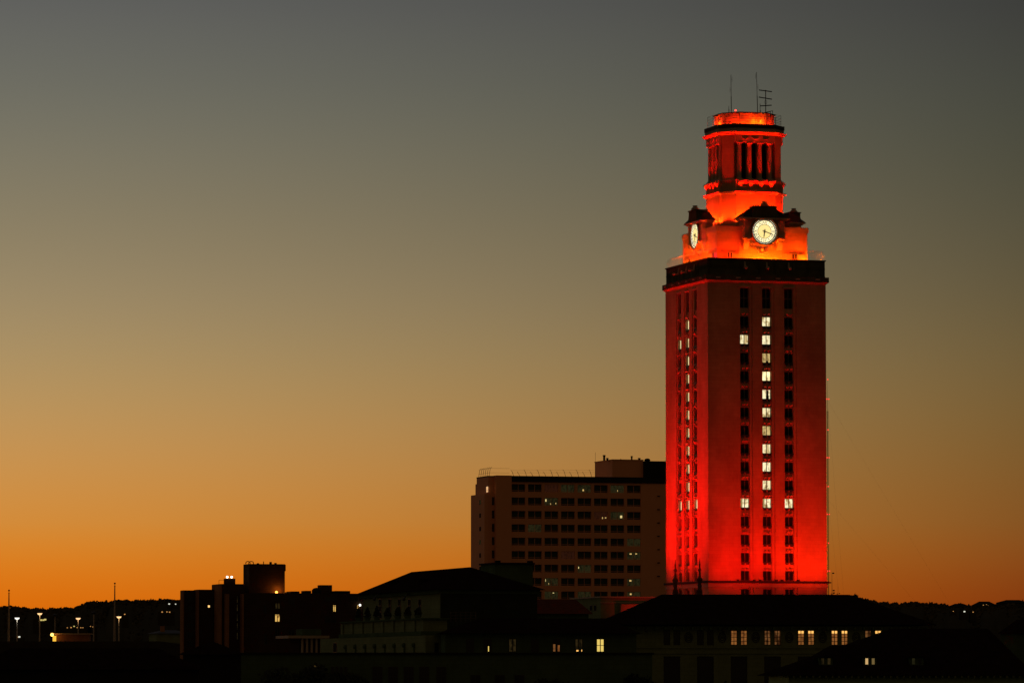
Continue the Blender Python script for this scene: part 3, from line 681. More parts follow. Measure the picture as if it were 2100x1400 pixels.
# ------------------------------------------------------------------ other buildings
class Bld:
    def __init__(s, name, label, cat, px, py, Y, ang=ANG, group=None):
        A = at(px, py, Y); s.A = Vector((A.x, A.y, 0)); s.u = Vector((math.cos(ang), math.sin(ang), 0)); s.v = Vector((-math.sin(ang), math.cos(ang), 0))
        s.o = empty(name, s.A, ang, label, cat, group)
    def F(s, px, py, y=0.): return hit(s.A + s.v * y, s.u, px, py)              # -> x, z on the front plane
    def L(s, px, py, x=0.): return hit(s.A + s.u * x, s.v, px, py)              # -> y, z on the left plane
    def winF(s, p0, p1, q0, q1, pm, y=0., nx=(0,), nz=(), fr=None, label=None, name='window', pr=.05):
        x0, z1 = s.F(p0, q0, y); x1, z0 = s.F(p1, q1, y); w, h = abs(x1 - x0) / 2, abs(z1 - z0) / 2
        return s._w(((x0 + x1) / 2, y, (z0 + z1) / 2), 0, w, h, pm, nx, nz, fr, label, name, pr)
    def winL(s, p0, p1, q0, q1, pm, x=0., nx=(0,), nz=(), fr=None, label=None, name='window', pr=.05):
        pm = DARKV if pm is GLASS else pm
        y0, z1 = s.L(p0, q0, x); y1, z0 = s.L(p1, q1, x); w, h = abs(y1 - y0) / 2, abs(z1 - z0) / 2
        return s._w((x, (y0 + y1) / 2, (z0 + z1) / 2), -math.pi / 2, w, h, pm, nx, nz, fr, label, name, pr)
    def _w(s, c, rz, w, h, pm, nx, nz, fr, label, name, pr):
        f = frame_mesh(w, h, -pr, ([n * w for n in nx], [n * h for n in nz]), .06).build(name, fr or FRAME, s.o, c, rz)
        MB().quad((-w + .03, -.02, -h + .03), (w - .03, -.02, -h + .03), (w - .03, -.02, h - .03), (-w + .03, -.02, h - .03)).build('pane', pm, f)
        if label: f['label'] = label
        return f
def hip(x0, x1, y0, y1, z0, z1, r0, r1, yr=None):        # hip roof with the ridge along x between r0 and r1
    ym = (y0 + y1) / 2 if yr is None else yr; m = MB()
    m.add([(x0, y0, z0), (x1, y0, z0), (x1, y1, z0), (x0, y1, z0), (r0, ym, z1), (r1, ym, z1)], [(0, 1, 5, 4), (1, 2, 5), (2, 3, 4, 5), (3, 0, 4), (0, 3, 2, 1)]); return m
def hipy(x0, x1, y0, y1, z0, z1, r0, r1):                # ridge along y
    xm = (x0 + x1) / 2; m = MB()
    m.add([(x0, y0, z0), (x1, y0, z0), (x1, y1, z0), (x0, y1, z0), (xm, r0, z1), (xm, r1, z1)], [(0, 1, 4), (1, 2, 5, 4), (2, 3, 5), (3, 0, 4, 5), (0, 3, 2, 1)]); return m

# tall block of flats behind
B = Bld('apartment_block', 'tall pale apartment block with a grid of dark wide windows behind the tower', 'building', 1017, 1100, 1100)
xr = B.F(1420, 1000)[0]; zt = B.F(1050, 987)[1]
x48 = B.F(1048.3, 1000)[0]; colx = [B.F(1049.3 + 33.87 * i, 1080)[0] for i in range(8)]; cw = B.F(1049.3 + 28.4, 1080)[0] - colx[0]
rowz = [B.F(1180, 993.2 + 27.35 * i)[1] for i in range(16)]; rowz = [z for z in rowz if z > 3]; rh = 16.3 * 1105 / F
m = MB(); xs = [0]
for c in colx: xs += [c, c + cw]
xs.append(xr); zs = [0]
for z in reversed(rowz): zs += [z - rh, z]
zs.append(zt)
D = [[(.45 if (i % 2 == 1 and j % 2 == 1) else (.0 if (i == 0 or i == len(xs) - 2) else .06)) for j in range(len(zs) - 1)] for i in range(len(xs) - 1)]
P = lambda x, z, d: (x, d, z)
m.relief(P, xs, zs, D); dep = 16.8
m.quad((0, 0, 0), (0, dep, 0), (0, dep, zt), (0, 0, zt)); m.quad((xr, 0, 0), (xr, dep, 0), (xr, dep, zt), (xr, 0, zt)); m.quad((0, dep, 0), (xr, dep, 0), (xr, dep, zt), (0, dep, zt)); m.quad((0, 0, zt), (xr, 0, zt), (xr, dep, zt), (0, dep, zt))
m.box(0, x48, -.35, -.003, 0, zt); m.box(0, x48, -.35, 2.5, zt + .003, B.F(1030, 974.3)[1]); m.box(x48 + (xr - x48) * .87, xr, -.2, -.003, 0, B.F(1340, 971)[1])
m.build('wall', BLOCKW, B.o)
fw = frame_mesh(cw / 2, rh / 2, 0, ((0,), (-rh * .30,)), .07).mesh('block_frame', BLOCKW)
def pmesh(mt): return MB().quad((-cw / 2 + .05, .05, -rh / 2 + .05), (cw / 2 - .05, .05, -rh / 2 + .05), (cw / 2 - .05, .05, rh / 2 - .05), (-cw / 2 + .05, .05, rh / 2 - .05)).mesh('pane', mt)
TINT = mat('tinted_glass', (.035, .055, .04), .6, .5, .12)  # faint green sky reflection put into the glass colour
PMB = {mt.name: pmesh(mt) for mt in (TINT, ROOMDIM, ROOMRED)}
special = {(0, 3): ROOMDIM, (0, 4): ROOMDIM, (0, 6): ROOMDIM, (0, 2): ROOMRED, (1, 2): ROOMDIM, (2, 5): ROOMRED, (2, 6): ROOMDIM, (3, 1): ROOMDIM, (4, 7): ROOMDIM, (5, 3): ROOMRED, (5, 7): ROOMDIM, (6, 4): ROOMDIM, (7, 2): ROOMDIM, (7, 7): ROOMDIM, (8, 2): ROOMDIM, (8, 4): ROOMDIM, (8, 7): ROOMDIM}
glows = {(0, 4): [(-.15, -.5, .2, .25, 0)], (0, 6): [(.05, -.55, .12, .22, 0)], (1, 2): [(-.85, .4, .18, .3, 1), (.75, -.55, .1, .2, 0), (-.1, -.7, .12, .15, 0)], (2, 5): [(.3, -.75, .15, .2, 0), (.8, -.7, .2, .15, 0)], (2, 6): [(.65, -.35, .3, .35, 1)], (6, 4): [(-.9, .35, .1, .25, 1)], (7, 2): [(-.9, .5, .06, .3, 1), (-.4, -.6, .06, .2, 0)], (7, 7): [(-.55, .55, .3, .18, 0)], (5, 7): [(-.5, .6, .3, .15, 0), (.4, .65, .25, .12, 0)], (8, 2): [(.35, .75, .2, .08, 1)], (8, 7): [(-.5, .5, .25, .2, 0)]}
GLW = [emit('room_lamp', (.85, .55, .18), .8), emit('room_tube', (.85, .66, .26), .9)]
for j, z in enumerate(rowz[:9]):
    for i, c in enumerate(colx):
        w = put('window', fw, B.o, (c + cw / 2, .3, z - rh / 2))
        mt = special.get((j, i), TINT); put('pane', PMB[mt.name], w)
        for gx, gz, gw, gh, t_ in glows.get((j, i), []):
            mm = MB().quad((-gw * cw / 4, 0, -gh * rh / 2), (gw * cw / 4, 0, -gh * rh / 2), (gw * cw / 4, 0, gh * rh / 2), (-gw * cw / 4, 0, gh * rh / 2))
            mm.build('room_light', GLW[t_], w, (gx * cw / 2 * .9, .03, gz * rh / 2 * .8))
# left wing
z0w = B.L(966, 1018.5)[1]
m = MB(); xw = B.F(1004, 1050, 0)[0]; yl = B.L(977.5, 1000, xw)[0] + 2
m.box(xw - .0, -.003, 1.2, yl - 2, 0, B.L(1000, 979)[1]); xl = xw
yw = B.L(965.7, 1050, xl - .9)[0]
m2 = MB().box(xl - .9, xl - .003, 1.0, yw, 0, z0w)
m.build('wing_wall', BLOCKW, B.o); m2.build('stair_wall', BLOCKW, B.o)
m = MB().box(xl - .06, -.003, 1.15, yl - 1.95, B.L(1000, 979)[1], B.L(1000, 979)[1] + .2); m.build('wing_coping', BLOCKDK, B.o)
for i in range(8):
    q = 1018.8 + 27.2 * i
    B.winF(1008.7, 1016, q, q + 16.5, GLASS, y=1.2, nz=(-.5,))
for i in range(7):
    q = 1025 + 27.2 * i
    B.winL(983.2, 986.4, q, q + 9, GLASS if i not in (0, 3) else ROOMDIM, x=xl - .9, nx=())
B.winL(997.2, 1001.6, 997, 1009, emit('lit_peach', (1, .55, .25), .8), x=xl - .003 + .0, nx=(), nz=(-.3,), label='small lit window')
m = MB(); zp = zt; zq = B.F(1180, 976.5)[1]
m.prism([(x48 + .05, -.25), (x48 + (xr - x48) * .868, -.25), (x48 + (xr - x48) * .868, 3), (x48 + .05, 3)], zp, zq, [(x48 + .05, .3), (x48 + (xr - x48) * .866, .3), (x48 + (xr - x48) * .866, 3), (x48 + .05, 3)]); m.build('roof_band', BLOCKDK, B.o)
# penthouse
xa, xb = B.F(1256, 960, 1.5)[0], B.F(1319, 960, 1.5)[0]; zp1 = B.F(1290, 943.5, 1.5)[1]
yp = B.L(1220, 960, xa)[0]; m = MB().box(xa, xb, 1.5, yp, zt - .5, zp1); m.box(xa - .1, xb + .1, 1.4, yp + .1, zp1, zp1 + .2); m.build('penthouse', BLOCKW, B.o)
m = MB().box(xb + .02, xr, .6, 9, zt - .5, B.F(1340, 945, .6)[1]); m.build('plant_screen', BLOCKDK, B.o)
m = MB()
for px, top, w in ((1239, 932.5, .26), (1245.5, 938.5, .24), (1273, 940.5, .1), (1295.5, 934.5, .2), (1311, 938.5, .26)):
    x = B.F(px, 940, 4)[0]; z = B.F(px, top, 4)[1]; m.lathe([(w, zp1), (w, z - .25), (w * 1.5, z - .22), (w * 1.5, z - .1), (w * .7, z)], (x, 4), 8)
x = B.F(1327.5, 940, 4)[0]; z = B.F(1327, 939.5, 4)[1]; m.lathe([(.35, z - 1.5), (.35, z - .7), (.75, z - .5), (.6, z - .15), (.2, z)], (x, 4), 10)
m.build('vent_pipes', BLOCKDK, B.o)
m = MB(); x = B.F(1221, 940, 3)[0]; m.tube((x, 3, zt), (x, 3, B.F(1221, 927, 3)[1]), .03, 5); m.build('antenna', BLOCKDK, B.o)
m = MB()
for i in range(7):
    q = 1017 + 27.3 * i; x, z = B.F(1350, q); m.box(x - .3, x + .3, -.26, -.19, z - .13, z + .13)
m.build('wall_vents', BLOCKDK, B.o)
m = MB()                                    # curved rooftop railing
for i in range(13):
    px = 1050.5 + 13.35 * i; x = B.F(px, 970, .6)[0]; t_ = 962.5 if i % 2 == 0 else 967
    z1 = B.F(px, t_, .6)[1]; m.tube((x + .35, .6, zq - .2), (x, .6, z1 - .5), .05, 5); m.tube((x, .6, z1 - .5), (x - .35, .6, z1), .04, 5)
for q in (963, 966.5, 970): 
    m.tube((B.F(1050, q, .6)[0], .6, B.F(1050, q, .6)[1]), (B.F(1219, q + .8, .6)[0], .6, B.F(1219, q + .8, .6)[1]), .018, 4)
zz0 = B.L(1000, 979)[1]
for i in range(6):
    y = 1.5 + i * (yl - 4) / 5; m.tube((xw + .3, y, zz0), (xw + .6, y, zz0 + 1.9), .05, 5); m.tube((xw + .6, y, zz0 + 1.9), (xw + 1., y, zz0 + 2.2), .04, 5)
for h in (.9, 1.9): m.tube((xw + .5, 1.5, zz0 + h), (xw + .5, yl - 2, zz0 + h), .03, 4); m.tube((xw + .5, 1.5, zz0 + h), (x48, 1.5, zz0 + h), .03, 4)
m.build('roof_railing', MASTM, B.o)

# big hall in front of the tower
H = Bld('great_hall', 'long pale hall with a wide dark hip roof and paired windows below the tower', 'building', 1284, 1300, 600, R(3.5))
xe = H.F(1905, 1300)[0]; ze = H.F(1300, 1283)[1]; dp = 17.
xs = [0]; wins = []
for i in range(7):
    for c in (1367.6 + 68.75 * i, 1388.0 + 68.75 * i): wins.append(c)
m = MB(); zw1, zw0 = H.F(1400, 1291.5)[1], H.F(1400, 1322)[1]
zl_1, zl_0 = H.F(1400, 1345)[1], 15.
xs = [0.]; kinds = [0]
for i in range(7):
    a, b_ = wins[2 * i], wins[2 * i + 1]
    for c in (a, b_):
        xs += [H.F(c - 6.8, 1300)[0], H.F(c + 6.8, 1300)[0]]
xs.append(xe); zs = [0, zl_0, zl_1, zw0, zw1, ze]
D = []
for i in range(len(xs) - 1):
    wcell = i % 2 == 1; mid = i % 4 == 2
    D.append([0, .5 if (wcell or mid) else 0, 0, .4 if wcell else 0, 0])
m.relief(lambda x, z, d: (x, d, z), xs, zs, D)
m.quad((0, 0, 0), (0, dp, 0), (0, dp, ze), (0, 0, ze)); m.quad((xe, 0, 0), (xe, dp, 0), (xe, dp, ze), (xe, 0, ze)); m.quad((0, dp, 0), (xe, dp, 0), (xe, dp, ze), (0, dp, ze))
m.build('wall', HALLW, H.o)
zs1 = H.F(1400, 1325)[1]; zs2 = H.F(1400, 1337)[1]
MB().box(-.1, xe + .1, -.12, -.003, zs1 - .2, zs1).build('string_course', HALLW, H.o); MB().box(-.1, xe + .1, -.10, -.003, zs2 - .15, zs2).build('lower_course', HALLW, H.o)
zr = H.F(1550, 1218.3, dp / 2)[1]; r0 = H.F(1357, 1218, dp / 2)[0]; r1 = H.F(1740, 1219, dp / 2)[0]
xl0 = H.F(1222, 1279, -1)[0]
hip(xl0 + .5, xe + .9, -1.2, dp + 1.2, H.F(1500, 1279.5, -1.2)[1], zr, r0, r1).build('roof', TILE, H.o)
m = MB()
for i in range(34):                         # rafter tails under the eave
    x = .3 + i * (xe - .6) / 33; m.box(x - .12, x + .12, -.95, -.003, ze - .42, ze - .12)
m.build('rafter_tails', HALLD, H.o)
for i in range(6):
    m = MB(); c = (wins[2 * i + 1] + wins[2 * i + 2]) / 2; x, z = H.F(c, 1306)
    for r_ in (.46, .28):
        for j in range(16):
            a0, a1 = 2 * math.pi * j / 16, 2 * math.pi * (j + 1) / 16; m.tube((x + r_ * math.cos(a0), -.03, z + r_ * 1.3 * math.sin(a0)), (x + r_ * math.cos(a1), -.03, z + r_ * 1.3 * math.sin(a1)), .07, 5)
    m.ball((x, 0, z), .16); m.build('medallion', BRONZE, H.o)
lit = {4: ORANGE, 5: ORANGE, 6: AMBERDIM, 7: AMBERDIM, 8: ORANGE, 9: ORANGE, 10: ORANGE, 11: ORANGE, 12: AMBERDIM, 13: ORANGE}
for i, c in enumerate(wins):
    pm = lit.get(i, GLASS)
    w = H.winF(c - 6.5, c + 6.5, 1291.8, 1321.8, pm, y=.38, nz=(-.5, .55, .05), fr=BRONZE, pr=.04)
    if i in (8, 9, 10, 11, 13):
        x0, z1 = H.F(c - 6, 1292.5, .38); x1, z0 = H.F(c + 6, 1298, .38)
        MB().quad((x0 - (x0 + x1) / 2, 0, 0), (x1 - (x0 + x1) / 2, 0, 0), (x1 - (x0 + x1) / 2, 0, z1 - z0), (x0 - (x0 + x1) / 2, 0, z1 - z0)).build('transom_light', AMBERTOP, w, ((0, -.03, z0 - w.location.z)))
for i in range(7):
    a, b_ = wins[2 * i] - 6.6, wins[2 * i + 1] + 6.6
    H.winF(a, b_, 1345.5, 1425, GLASS, y=.46, nx=(-.33, .33), nz=(.4, 0), fr=BRONZE, pr=.04, name='tall_window')
for c in (1324, 1482, 1688): x, z = H.F(c, 1288); m = MB(); m.tube((x, 0, z), (x, -.8, z - .1), .08, 5); m.ball((x, -.8, z - .25), .22); m.build('eave_lamp', BRONZE, H.o)

# hall on the left with a hip roof and terrace
Lh = Bld('gabled_hall', 'dark hip roofed hall with slit windows above a pilastered terrace left of the flats', 'building', 903, 1210, 560, ANG)
xe = Lh.F(1100, 1215)[0]; ye = Lh.L(745, 1215)[0]; ze = Lh.F(903, 1208)[1]
MB().box(0, xe, .003, ye, 0, ze).build('wall', HALLW, Lh.o); MB().box(.02, xe + .02, -.25, 0, 0, ze).build('front_wall', mat('grimy_limestone', (.03, .04, .02), .95), Lh.o)  # shade on the front is put into this darker limestone copy
zr = hit(Lh.A + Lh.u * (xe / 2), Lh.v, 964, 1162)[1]; ra = hit(Lh.A + Lh.u * (xe / 2), Lh.v, 964, 1162)[0]; rb = hit(Lh.A + Lh.u * (xe / 2), Lh.v, 844, 1169.6)[0]
hipy(-.9, xe + .9, -.9, ye + .9, ze, zr, ra, rb).build('roof', TILE, Lh.o)
MB().box(-.35, xe + .35, -.35, ye + .35, ze - .45, ze - .003).build('eave_cornice', HALLD, Lh.o)
for c in (780, 799.7, 819.6, 839.8, 861.4): Lh.winL(c - 2.6, c + 2.6, 1227, 1268, GLASS, nx=(), nz=(.3, -.3), fr=BRONZE, name='slit_window')
for c in (786, 847): 
    y, z = Lh.L(c, 1216); m = MB(); m.tube((0, y, z), (-.7, y, z - .1), .07, 5); m.tube((-.7, y, z - .1), (-1.1, y, z - .6), .07, 5); m.ball((-1.1, y, z - .7), .2); m.build('wall_lamp', BRONZE, Lh.o)
m = MB()
for px, py in ((806.6, 1196), (868, 1190.5)):
    yy = Lh.L(px, py, 1.6)[0]; 
    zq_ = ze + (zr - ze) * (2.5 / (xe / 2 + .9)); m.box(1.2, 2.2, yy - .5, yy + .5, zq_ - .8, zq_ + .5)
m.build('roof_vents', TILE, Lh.o)
# block behind it
Bk = Bld('stair_tower', 'square dark stone stair tower rising behind the hip roofed hall', 'building', 1015.5, 1170, 610, ANG)
xe2 = Bk.F(1093, 1170)[0]; ye2 = Bk.L(986, 1170)[0]; zk = Bk.F(1015, 1156)[1]
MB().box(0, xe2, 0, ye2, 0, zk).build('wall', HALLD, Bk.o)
m = MB().box(-.2, xe2 + .2, -.2, ye2 + .2, zk, zk + .2); 
for x in (.1, xe2 - .6): m.box(x, x + .6, 0, .6, zk + .2, zk + .45)
m.build('coping', BLOCKDK, Bk.o)
# terrace stages stepping forward
T = Bld('terrace_building', 'low pale terrace building with pilasters at the foot of the hip roofed hall', 'building', 868, 1290, 545, ANG)
yt = T.L(702, 1290)[0]; zt_ = T.L(868, 1269)[1]; zt2 = T.L(868, 1297)[1]; xt = T.F(917, 1290)[0]
m = MB().box(0, xt, 0, yt, 0, zt_); m.build('wall', HALLW, T.o)
m = MB()
for i in range(8):
    y = T.L(703.5 + 20 * i + 10 * (i / 8) ** 2, 1283)[0]; m.box(-.18, -.003, y - .45, y + .45, zt2 + .2, zt_ - .1)
m.build('pilasters', HALLW, T.o)
m = MB(); m.box(-.3, xt + .2, -.3, yt + .3, zt_, zt_ + .15); m.box(-.35, xt + .2, -.35, yt + .4, zt2 - .25, zt2 + .2); m.build('cornice', HALLD, T.o)
m = MB(); yq = T.L(662, 1320, -.6)[0]; zlow = T.L(800, 1338)[1]
m.box(-.9, -.353, -3., yq, 0, zt2 - .3); m.box(-.9, xt + 2.6, -4.2, -3.003, 0, zt2 - .3); m.build('lower_wall', HALLW, T.o)
for i in range(8):
    m = MB(); y = T.L(710 + 20 * i, 1330, -.9)[0]; m.box(-1.02, -.903, y - .2, y + .2, zlow, T.L(800, 1324, -.9)[1]); m.ball((-1.0, y, T.L(800, 1323, -.9)[1]), .28); m.build('baluster', HALLD, T.o)
T.winL(684, 691, 1317, 1337, GLASS, x=-.9, nx=(), fr=BRONZE, name='door'); T.winF(891, 899, 1317, 1337, GLASS, y=-4.2, nx=(), fr=BRONZE, name='door')
m = MB(); xq = T.F(890, 1272, -1)[0]
for h in (0, .35, .7): m.tube((xt, -1.5, zt_ + .1 + h), (xt + 2.9, -1.5, zt_ + .1 + h), .03, 4)
for i in range(6): m.tube((xt + i * .58, -1.5, zt_ - .3), (xt + i * .58, -1.5, zt_ + .8), .03, 4)
m.build('railing', MASTM, T.o)
# long wing with the lit windows
Wg = Bld('long_wing', 'long dark wing with one bright yellow window between the two halls', 'building', 913, 1320, 530, R(3.5))
xw_ = Wg.F(1305, 1320)[0]; zwt = Wg.F(1100, 1298)[1]; zst = Wg.F(1100, 1341)[1]
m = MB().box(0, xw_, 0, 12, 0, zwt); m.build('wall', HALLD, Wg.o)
hip(-.6, xw_ + .6, -.8, 12.8, zwt, Wg.F(1100, 1267, 6)[1], 4, xw_ - 3).build('roof', TILE, Wg.o)
x0b = Wg.F(470, 1360, -2.5)[0]
m = MB().box(x0b, xw_ + 1.5, -2.5, -.003, 0, zst); m.build('lower_wall', HALLD, Wg.o); MB().box(x0b - .2, xw_ + 1.7, -2.7, -.006, zst, zst + .18).build('ledge', BLOCKDK, Wg.o)
for c, pm, lb in ((1051, DIM, None), (1097, GLASS, None), (1141, GLASS, None), (1187, DIM, None), (1231, YELLOW, 'bright yellow window'), (1000, GLASS, None), (964, GLASS, None)):
    w = Wg.winF(c - 7.8, c + 7.8, 1309, 1336, pm, fr=BRONZE, nx=(0,), nz=(0,) if c == 1231 else (), label=lb)
    sp = {1141: [(-4.6, 1328, 5, 16, AMBERDIM), (5, 1329, 4.5, 14, ORANGE)], 1187: [(-2.5, 1333.5, 5, 3.5, AMBERTOP), (6, 1333, 1.5, 4, AMBERTOP)], 1000: [(1, 1330, 3.6, 12, YELLOW)]}.get(c, [])
    for dx, py, wd, ht, mt in sp:
        x0, z1 = Wg.F(c + dx - wd / 2, py - ht / 2); x1, z0 = Wg.F(c + dx + wd / 2, py + ht / 2)
        MB().quad((x0, 0, z0), (x1, 0, z0), (x1, 0, z1), (x0, 0, z1)).build('room_light', mt, w, (-w.location.x, -.03, -w.location.z))
for c in (774, 806, 838, 870, 905, 975, 1025, 1065): Wg.winF(c - 10, c + 10, 1366 if c < 940 else 1383, 1425, GLASS, y=-2.5, nx=(0,), nz=(.3,), fr=BRONZE, name='lower_window')
Wg.winF(641, 655, 1363, 1371, emit('lit_low', (.5, .3, .06), .5, (.1, .06, .02), .5), y=-2.5, nx=(), nz=(0,), name='lower_window', label='partly hidden lit window')
for c in (682, 691, 700, 709): Wg.winF(c - 3, c + 3, 1366, 1395, GLASS, y=-2.5, nx=(), fr=BRONZE, name='slit_window')
# low library wing with red spill light from an added spot
Q = Bld('low_wing', 'low wing beside the tower foot with a wall tinted red by the floodlights', 'building', 1232, 1240, 680, ANG)
xq = Q.F(1366, 1240)[0]; zq1 = Q.F(1240, 1225)[1]; yq = Q.L(1165, 1240)[0]
MB().box(0, xq, 0, yq * .9, 0, zq1).build('wall', HALLW, Q.o); MB().box(-.2, xq, -.2, yq * .9 + .2, zq1, zq1 + .2).build('coping', CARVED, Q.o)
MB().box(.0 - .1, xq, -.12, -.003, zq1 - .75, zq1 - .6).build('string_course', CARVED, Q.o)
x0, z1 = Q.F(1274, 1238, -.9); MB().box(x0, xq, -.9, -.125, 0, z1).build('porch', STONE, Q.o)
Q.winL(1210, 1215, 1240, 1252, GLASS, nx=()); Q.winL(1218, 1223, 1240, 1252, GLASS, nx=())
lamp('SPOT', Q.A + Q.u * 6 - Q.v * 5 + Vector((0, 0, zq1 - 3.2)), 330, DEEP, Q.A + Q.u * 6.5 + Vector((0, 0, zq1 - 1.5)), R(120), .6)  # added spot standing in for the tower's red spill; no fixture here
Q2 = Bld('tiled_roof_wing', 'low building with a red clay tile roof under the apartment block', 'building', 1095, 1245, 660, ANG)
xq = Q2.F(1207, 1245)[0]; z0, z1 = Q2.F(1150, 1258)[1], Q2.F(1150, 1228, 5)[1]
MB().box(0, xq, 0, 10, 0, z0).build('wall', HALLD, Q2.o); hip(-.5, xq + .5, -.6, 10.6, z0, z1, .3, xq - .3).build('roof', TILERED, Q2.o)
# two carved finials on the low wing in front of the tower's left face
FIN = mat('sooty_stone', (.12, .055, .032), .95, .3, 2)  # backlit darkness and red floodlight tint put into the stone colour
def finial(px, top, bot, label):
    A = at(px, bot, 675); o = empty('finial', (A.x, A.y, 0), ANG, label, 'finial', 'carved finials at the tower foot')
    z0, z1 = A.z, at(px, top, 675).z; h = z1 - z0
    MB().prism([(-.3, -.3), (.3, -.3), (.3, .3), (-.3, .3)], 0, z0 + h * .12).build('base', FIN, o)
    m = MB().lathe([(.38, z0 + .12 * h), (.38, z0 + .17 * h), (.25, z0 + .2 * h), (.3, z0 + .3 * h), (.18, z0 + .34 * h), (.42, z0 + .42 * h), (.44, z0 + .45 * h), (.18, z0 + .5 * h), (.12, z0 + .66 * h), (.26, z0 + .7 * h), (.09, z0 + .76 * h), (.13, z0 + .85 * h), (.05, z0 + .9 * h), (.03, z1)], n=10); m.build('spire', FIN, o, smooth=True)
finial(1385, 1147, 1222, 'dark carved finial by the outer edge of the red tower face'); finial(1435, 1145, 1222, 'dark carved finial near the corner of the red tower')

# brick complex on the left
Bc = Bld('brick_complex', 'stepped brown brick complex with a tall blank block and a few lit windows', 'building', 497, 1250, 700, ANG)
def vol(name, pl, pc, pr, top, y, mt, side=None):        # left, corner and right photo columns, roof row, local depth of the front
    x0 = Bc.F(pc, 1250, y)[0]; x1 = Bc.F(pr, 1250, y)[0]; yb = Bc.L(pl, 1250, x0)[0]; z = Bc.F(pc, top, y)[1]
    MB().box(x0, x1, y, yb, 0, z).build(name, mt, Bc.o); return x0, x1, y, yb, z
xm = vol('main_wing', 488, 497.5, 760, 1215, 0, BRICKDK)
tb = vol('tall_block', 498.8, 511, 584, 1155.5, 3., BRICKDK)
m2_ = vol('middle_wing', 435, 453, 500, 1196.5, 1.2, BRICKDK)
vol('buttress', 447, 462.5, 470, 1217, .3, BRICK)  # strip of brightened brick, a dusk-lit side face put into colour
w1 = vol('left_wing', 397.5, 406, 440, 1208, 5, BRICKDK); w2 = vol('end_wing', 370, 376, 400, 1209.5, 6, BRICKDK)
vol('corner_pier', 396.5, 405.2, 408, 1208.5, 4.6, BRICK); vol('corner_pier', 369.4, 375, 377.5, 1210, 5.6, BRICK); vol('corner_pier', 487, 497.2, 500, 1217, -.35, BRICK); vol('corner_pier', 434, 452.4, 455, 1197, .9, BRICK)  # lighter piers carry the painted sunset light of the left faces
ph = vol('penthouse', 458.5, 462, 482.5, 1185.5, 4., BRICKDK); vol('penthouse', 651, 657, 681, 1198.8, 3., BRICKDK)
m = MB()
for a, b_ in ((590, 592), (598, 616), (628, 640), (690, 720)): m.box(Bc.F(a, 1200)[0], Bc.F(b_, 1200)[0], .5, 3, xm[4], xm[4] + .18 + .1 * ((a // 7) % 3))
x = Bc.F(649, 1200, 2)[0]; m.lathe([(.7, xm[4]), (.7, xm[4] + .5), (.45, xm[4] + .75), (.05, xm[4] + .85)], (x, 2), 12); m.build('roof_plant', BLOCKDK, Bc.o)
m = MB(); zt_ = tb[4]
for a, b_ in ((504, 513), (510, 520)):
    xa, xb = Bc.F(a, 1150, 4)[0], Bc.F(b_, 1150, 4)[0]
    for i in range(8):
        q = lambda t: (xa + (xb - xa) * (1 - math.cos(math.pi * t)) / 2, 4, zt_ + .38 * math.sin(math.pi * t) ** .5)
        m.tube(q(i / 8), q((i + 1) / 8), .06, 5)
for px, t_ in ((529, 1154), (540.5, 1150.5), (555, 1151.5), (565, 1153.5)): x = Bc.F(px, 1150, 4)[0]; m.tube((x, 4, zt_), (x, 4, Bc.F(px, t_, 4)[1]), .06 if px == 540.5 else .18, 6)
m.box(tb[1] + .003, tb[1] + .25, 3.5, 5, zt_ - 1, zt_ - .05); m.build('roof_pipes', BLOCKDK, Bc.o)
m = MB(); zph = ph[4]
for px in (466, 475): x = Bc.F(px, 1184, 4.3)[0]; m.tube((x, 4.3, zph), (x, 4.3, zph + .12), .06, 5)
ls = m.build('roof_lights', BLOCKDK, Bc.o)
for px in (466, 475): x = Bc.F(px, 1184, 4.3)[0]; MB().ball((x, 4.3, zph + .22), .17).build('bulb', SPOTW, ls); lamp('POINT', Bc.A + Bc.u * x + Bc.v * 4.0 + Vector((0, 0, zph + .25)), 6, (1, .9, .75))
m = MB(); x = Bc.F(449, 1193, 4)[0]; m.tube((x, 4, m2_[4]), (x, 4, m2_[4] + .6), .03, 4); m.tube((x, 4, m2_[4] + .6), (x + .8, 4, m2_[4] + .6), .03, 4); m.build('roof_rail', BLOCKDK, Bc.o)
for a, b_, c, d, mt, lb in ((563.5, 574, 1258.5, 1274.5, LITB, 'lit window'), (682.5, 689, 1239.5, 1254, LIT, 'lit window'), (731.5, 737.5, 1239, 1252, LIT, 'lit window')):
    Bc.winF(a, b_, c, d, emit('lit_flat', (1, .6, .15), .85, (.25, .1, .02), .4) if not bpy.data.materials.get('lit_flat') else bpy.data.materials['lit_flat'], nx=(-.1,), nz=(.65,), fr=BRONZE, label=lb)
m = MB(); x, z = Bc.F(737, 1240); m.tube((x, 0, z), (x, -.3, z), .05, 4); q_ = m.build('wall_lamp', BRONZE, Bc.o); MB().ball((x, -.35, z), .16).build('bulb', SPOTW, q_)
for a, b_, c, d in ((564, 574, 1236, 1248), (602, 606, 1238, 1252), (541, 546, 1240, 1256), (564, 574, 1285, 1305), (542, 548, 1300, 1320), (592, 604, 1290, 1302), (592, 604, 1225, 1238), (666, 690, 1222, 1232), (718, 735, 1222, 1232), (666, 690, 1262, 1276), (564, 574, 1216, 1230)):
    Bc.winF(a, b_, c, d, GLASS if d != 1248 else DIM, nx=(0,), nz=(.5,), fr=BRONZE)
for q0 in (1221, 1238, 1258, 1276, 1296): Bc.winF(485, 488, q0, q0 + 15, DIM, y=1.2, nx=(), nz=(0,), fr=BRONZE, name='stair_window')
